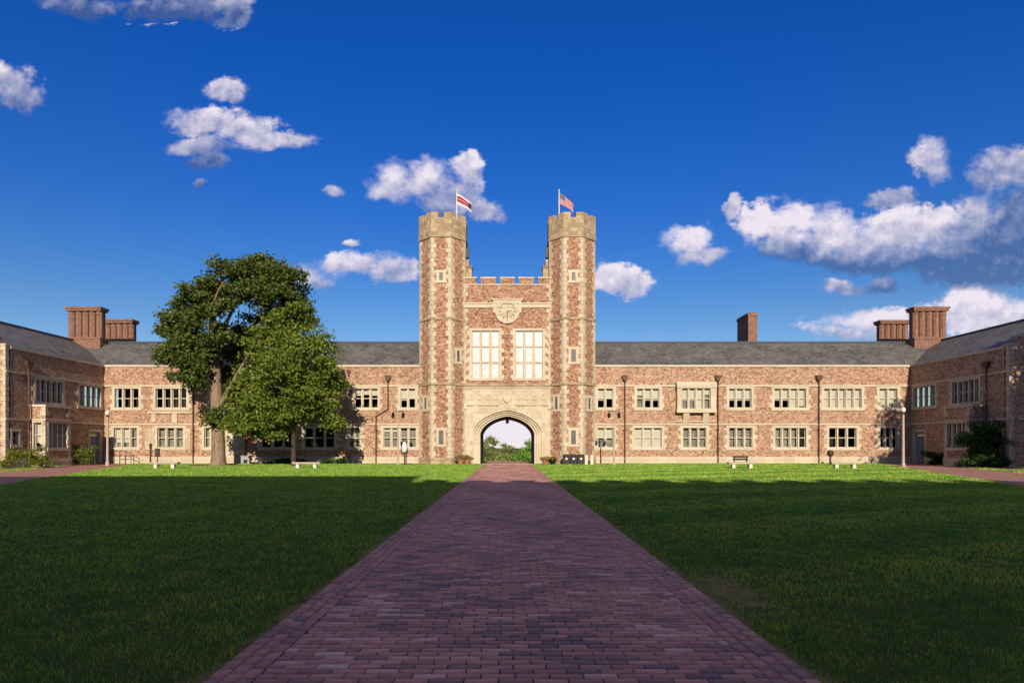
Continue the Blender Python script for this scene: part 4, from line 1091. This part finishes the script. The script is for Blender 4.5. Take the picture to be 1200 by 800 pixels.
shrub('bush', 'small round green bush between the left wing bay and its corner door', 95, 519, 541, 27, 54.8, LEAF_LIME, n=200, lumps=3)
shrub('bush', 'low dark bush beside the corner door of the right wing', 1095, 526, 545, 30, 55.5, LEAF_DARK, n=180, lumps=3)
shrub('bush', 'long black-green clipped bush under the small tree at the right wing', 1150, 529, 551, 66, 48.6, LEAF_DARK, n=330, lumps=6)
for (x, wp, Y, lab) in ((-20.4, 40, 58.9, 'low leafy bed plant left of the maple trunk against the shaded wall'), (-16.0, 40, 58.9, 'low leafy bed plant right of the maple trunk against the shaded wall')):
    shrub('bush', lab, CX + x * F_PX / Y, 536, 544, wp, Y, LEAF_DARK, n=120, lumps=4)
# trees seen through the arch, down the slope
def far_tree(name, label, x, Y, top, w_, mat, trunk_h=4):
    zb = gz(Y)
    t_ = thing(name, label, 'tree', (x, Y, zb))
    MB().tube([(x, Y, zb - .2), (x, Y, zb + trunk_h), (x + .2, Y, zb + (top - zb) * .8)], [.3, .22, .06], 8).build('trunk', plainbark, t_)
    h = top - zb
    cl = [(x, Y, zb + h * .62, w_ * .55, w_ * .5, h * .36, 150), (x - w_ * .45, Y, zb + h * .5, w_ * .45, w_ * .4, h * .3, 110), (x + w_ * .45, Y + .5, zb + h * .52, w_ * .42, w_ * .4, h * .3, 110), (x, Y - w_ * .3, zb + h * .35, w_ * .7, w_ * .5, h * .25, 150), (x + w_ * .1, Y, zb + h * .85, w_ * .3, w_ * .3, h * .14, 50)]
    leaf_mesh('crown', cl, mat, t_, .4, 14, .45)
far_tree('distant_tree', 'olive green tree seen through the left half of the archway', -4.4, 142, 3.7, 5.0, LEAF_FAR)
far_tree('distant_tree', 'fresh green round tree seen through the right half of the archway', 4.0, 138, 2.3, 4.2, LEAF_FAR_B)
far_tree('distant_tree', 'pale low tree in the middle of the archway view', -.4, 160, 2.5, 6.0, LEAF_FAR)
far_tree('distant_tree', 'green tree half hidden by the right side of the archway', 9.2, 150, 2.9, 5.0, LEAF_FAR)
far_tree('distant_tree', 'green tree half hidden by the left side of the archway', -11.5, 152, 3.8, 5.0, LEAF_FAR)
# trees standing just outside the view beyond the right wing: they shade that wing and its corner
def edge_tree(x, Y, h, w_, label):
    t_ = thing('shade_tree', label, 'tree', (x, Y, 0))
    tr = MB(); tr.tube([(x, Y, -.1), (x, Y, 3), (x + .2, Y, h * .7)], [.4, .3, .1], 10); tr.build('trunk', BARK, t_, smooth=True)
    cl = [(x, Y, h * .66, w_, w_, h * .30, 420), (x - w_ * .4, Y + 1, h * .5, w_ * .6, w_ * .6, h * .24, 260), (x + w_ * .4, Y - 1, h * .55, w_ * .6, w_ * .6, h * .25, 260), (x, Y, h * .86, w_ * .55, w_ * .55, h * .13, 150)]
    leaf_mesh('crown', cl, LEAF_OAK, t_, .36, 16, .42)
edge_tree(41.0, 34, 17.0, 5.6, 'tall leafy tree beyond the stepped gable of the right wing')
edge_tree(43.5, 24, 19.0, 6.2, 'tallest leafy tree beyond the right end of the lawn')

# ------------------------------------------------------------------ lamps, benches, bins and other small things
def globe_lamp():
    t_ = thing('lamp_post', 'tall pinkish lamp post with white globe standing on the lawn before the right corner', 'lamp post', (0, 0, 0), 'lamp posts on the lawn edge')
    MB().lathe([(.15, 0), (.15, .25), (.11, .34), (.10, .5), (.075, 4.05)], n=12).build('pole', CONCRETE, t_, smooth=False)
    MB().lathe([(.10, 4.05), (.14, 4.10), (.14, 4.16), (.08, 4.2)], n=12).build('collar', BRONZE, t_)
    MB().lathe([(.07, 4.2), (.13, 4.25), (.165, 4.38), (.13, 4.5), (.06, 4.56), (.02, 4.58)], n=14).build('globe', GLOBE, t_, smooth=True)
    return t_
L0 = globe_lamp(); Yl = 48.5; L0.location = (px(1058.5, 0, Yl)[0], Yl, 0)
Yl = 53; dup(L0, (px(126, 0, Yl)[0], Yl, 0), 0, 'tall pinkish lamp post with white globe at the left inner corner of the court')
def twin_lamp():
    t_ = thing('lamp_post', 'pale lamp post with two hanging black lanterns just right of the gatehouse', 'lamp post', (0, 0, 0), 'twin lantern posts beside the gatehouse')
    MB().lathe([(.13, 0), (.13, .2), (.08, .3), (.052, 4.5), (.052, 4.65)], n=12).build('pole', CONCRETE, t_)
    for s_ in (-1, 1):
        a = MB().tube([(0, 0, 4.45), (s_ * .2, 0, 4.62), (s_ * .40, 0, 4.6), (s_ * .42, 0, 4.5)], .022, 6).build('arm', BLACK, t_)
        MB().lathe([(.04, 0), (.11, .04), (.14, .34), (.05, .46), (.02, .5)], (s_ * .42, 0, 4.0), 8).build('lantern', BLACK, a)
    return t_
T0 = twin_lamp(); Yl = 54; T0.location = (px(719.5, 0, Yl)[0], Yl, 0)
dup(T0, (px(466.5, 0, Yl)[0], Yl, 0), 0, 'pale lamp post with two hanging black lanterns just left of the gatehouse')
sl = thing('post_lantern', 'short black post with white glass lantern on the grass left of the gatehouse', 'lantern', (px(474, 0, 53.5)[0], 53.5, 0))
x, y = sl.location.x, sl.location.y
MB().lathe([(.12, 0), (.06, .12), (.045, .2), (.045, 1.0)], (x, y, 0), 10).build('post', BLACK, sl)
MB().box(x - .30, x + .30, y - .1, y + .1, 1.0, 1.12).box(x - .30, x - .25, y - .08, y + .08, 1.12, 1.5).box(x + .25, x + .30, y - .08, y + .08, 1.12, 1.5).build('bracket', BLACK, sl)
MB().lathe([(.12, 1.12), (.2, 1.3), (.2, 1.75), (.1, 1.95), (.03, 2.0)], (x, y, 0), 10).build('glass_globe', GLOBE, sl, smooth=True)

def bench():
    t_ = thing('stone_bench', 'low stone bench on two white blocks before the left range windows', 'bench', (0, 0, 0), 'stone benches along the lawn')
    s_ = MB().box(-1.0, 1.0, -.24, .24, .36, .47).box(-.97, .97, -.21, .21, .33, .36); s_.build('seat', BENCH_STONE, t_)
    for a in (-.62, .62): MB().box(a - .11, a + .11, -.18, .18, -.02, .33).box(a - .14, a + .14, -.2, .2, -.02, .06).build('leg', WHITE_STONE, t_)
    return t_
B0 = bench(); Yb = 46.6; B0.location = (px(193.5, 0, Yb)[0], Yb, 0)
dup(B0, (px(359.5, 0, Yb)[0], Yb, 0), R(1), 'low stone bench on two white blocks in front of the maple tree shade')
dup(B0, (px(988, 0, Yb)[0], Yb - .2, 0), R(-2), 'low stone bench on two white blocks nearest the right corner lamp post')
bb = dup(B0, (px(869, 0, Yb)[0], Yb, 0), 0, 'stone bench with a dark wooden backrest below the right range')
WOOD = plain('dark_wood', (.05, .028, .02), .7, var=.4, scale=9)
k = MB().box(-.55, .55, .19, .25, .60, .74).box(-.55, .55, .19, .25, .78, .92).box(-.5, -.42, .2, .26, .471, .92).box(.42, .5, .2, .26, .471, .92)
ko = k.build('backrest', WOOD, None); ko.parent = bb

def bin_():
    t_ = thing('recycling_bin', 'black bin with small white notice, leftmost of the three beside the right tower', 'bin', (0, 0, 0), 'black bins beside the right tower')
    MB().prism([(-.29, -.28), (.29, -.28), (.29, .28), (-.29, .28)], .06, .78).build('body', BLACK, t_, recalc=True)
    MB().box(-.31, .31, -.31, .3, .78, .86).box(-.26, .26, -.26, .26, .86, .93).build('lid', BLACK, t_)
    MB().box(-.26, .26, -.25, .25, 0, .06).build('foot', BLACK, t_)
    MB().box(-.09, .09, -.292, -.283, .46, .62).build('notice', WHITE_STONE, t_)
    return t_
N0 = bin_(); Yn = 56.0; N0.location = (px(663.5, 0, Yn)[0], Yn, 0)
dup(N0, (px(672, 0, Yn)[0], Yn, 0), 0, 'black bin with small white notice, middle one of the three beside the right tower')
dup(N0, (px(680.5, 0, Yn)[0], Yn, 0), 0, 'black bin with small white notice, rightmost of the three beside the right tower')
def bollard():
    t_ = tag(MB().lathe([(.15, 0), (.15, .7), (.17, .72), (.17, .80), (.10, .86), (.03, .87)], n=12).build('bollard', WHITE_STONE), 'short pale stone bollard right next to the black bins', 'bollard', 'pale bollards beside the bins')
    return t_
b1 = bollard(); b1.location = (px(687, 0, 56.2)[0], 56.2, 0)
b2 = b1.copy(); COL.objects.link(b2); b2.location = (px(693.5, 0, 56.4)[0], 56.4, 0); b2['label'] = 'short pale stone bollard second from the black bins'
def planter(x, Y, label, mat, leafy):
    t_ = thing('planter', label, 'planter', (x, Y, 0))
    MB().lathe([(.22, 0), (.30, .34), (.34, .36), (.34, .44), (.26, .44), (.24, .38)], (x, Y, 0), 14).build('pot', mat, t_)
    leaf_mesh('plant', [(x, Y, .62, .32, .3, .24, 60), (x - .2, Y, .52, .25, .25, .14, 30), (x + .2, Y, .52, .25, .25, .14, 30)], leafy, t_, .10, 12, .08)
planter(px(540, 0, 56.6)[0], 56.6, 'terracotta pot of dry golden plants beside the left jamb of the arch', TERRACOTTA, LEAF_DRY)
planter(px(547.5, 0, 56.9)[0], 56.9, 'terracotta pot of dry plants closest to the left of the arch opening', TERRACOTTA, LEAF_DRY)
planter(px(640, 0, 56.6)[0], 56.6, 'terracotta pot of dry golden plants beside the right jamb of the arch', TERRACOTTA, LEAF_DRY)
planter(px(647.5, 0, 56.3)[0], 56.3, 'black pot of sparse plants between the arch and the bins', BLACK, LEAF_DRY)
def sign(x, Y, label, round_):
    t_ = thing('post_sign', label, 'sign', (x, Y, 0))
    MB().tube([(x, Y, 0), (x, Y, 1.0)], .045 if not round_ else .08, 8).build('post', BRONZE, t_)
    if round_: MB().lathe([(.1, 0), (.24, .1), (.27, .3), (.2, .46), (.05, .52)], (x, Y, .78), 14).build('head', BRONZE, t_, smooth=True)
    else: MB().box(x - .17, x + .17, Y - .08, Y + .08, .72, 1.38).box(x - .2, x + .2, Y - .11, Y + .11, 1.38, 1.44).build('head', BRONZE, t_)
sign(px(184.5, 0, 55)[0], 55, 'small dark box on a thin post behind the left stone bench', False)
sign(px(973, 0, 54)[0], 54, 'dark round-headed post below the right range window near the corner', True)
ub = thing('utility_box', 'small grey metal utility box on the grass between the two trees', 'utility box', (px(288.5, 0, 58)[0], 58, 0))
x, y = ub.location.x, ub.location.y
MB().box(x - .38, x + .38, y - .25, y + .25, 0, .72).box(x - .42, x + .42, y - .29, y + .29, .72, .78).build('cabinet', GREY_METAL, ub)
MB().box(x - .12, x + .2, y - .262, y - .252, .1, .42).build('vent', BLACK, ub)
hr = thing('handrail', 'brown metal handrail sloping down by the left corner of the court', 'railing', (px(146, 0, 59)[0], 59, 0))
x, y = hr.location.x, hr.location.y
rl = MB()
for k in range(2): rl.tube([(x - 1.0, y + k * .0 - .02 * k, 1.15 - .38 * k), (x + .1, y, 1.15 - .38 * k), (x + .9, y, .85 - .38 * k)], .028, 6)
rl.build('rail', COPPER, hr)
for a, hgt in ((-.95, 1.15), (-.45, 1.15), (.1, 1.15), (.85, .88)): MB().tube([(x + a, y, 0), (x + a, y, hgt)], .03, 6).build('post', COPPER, hr)
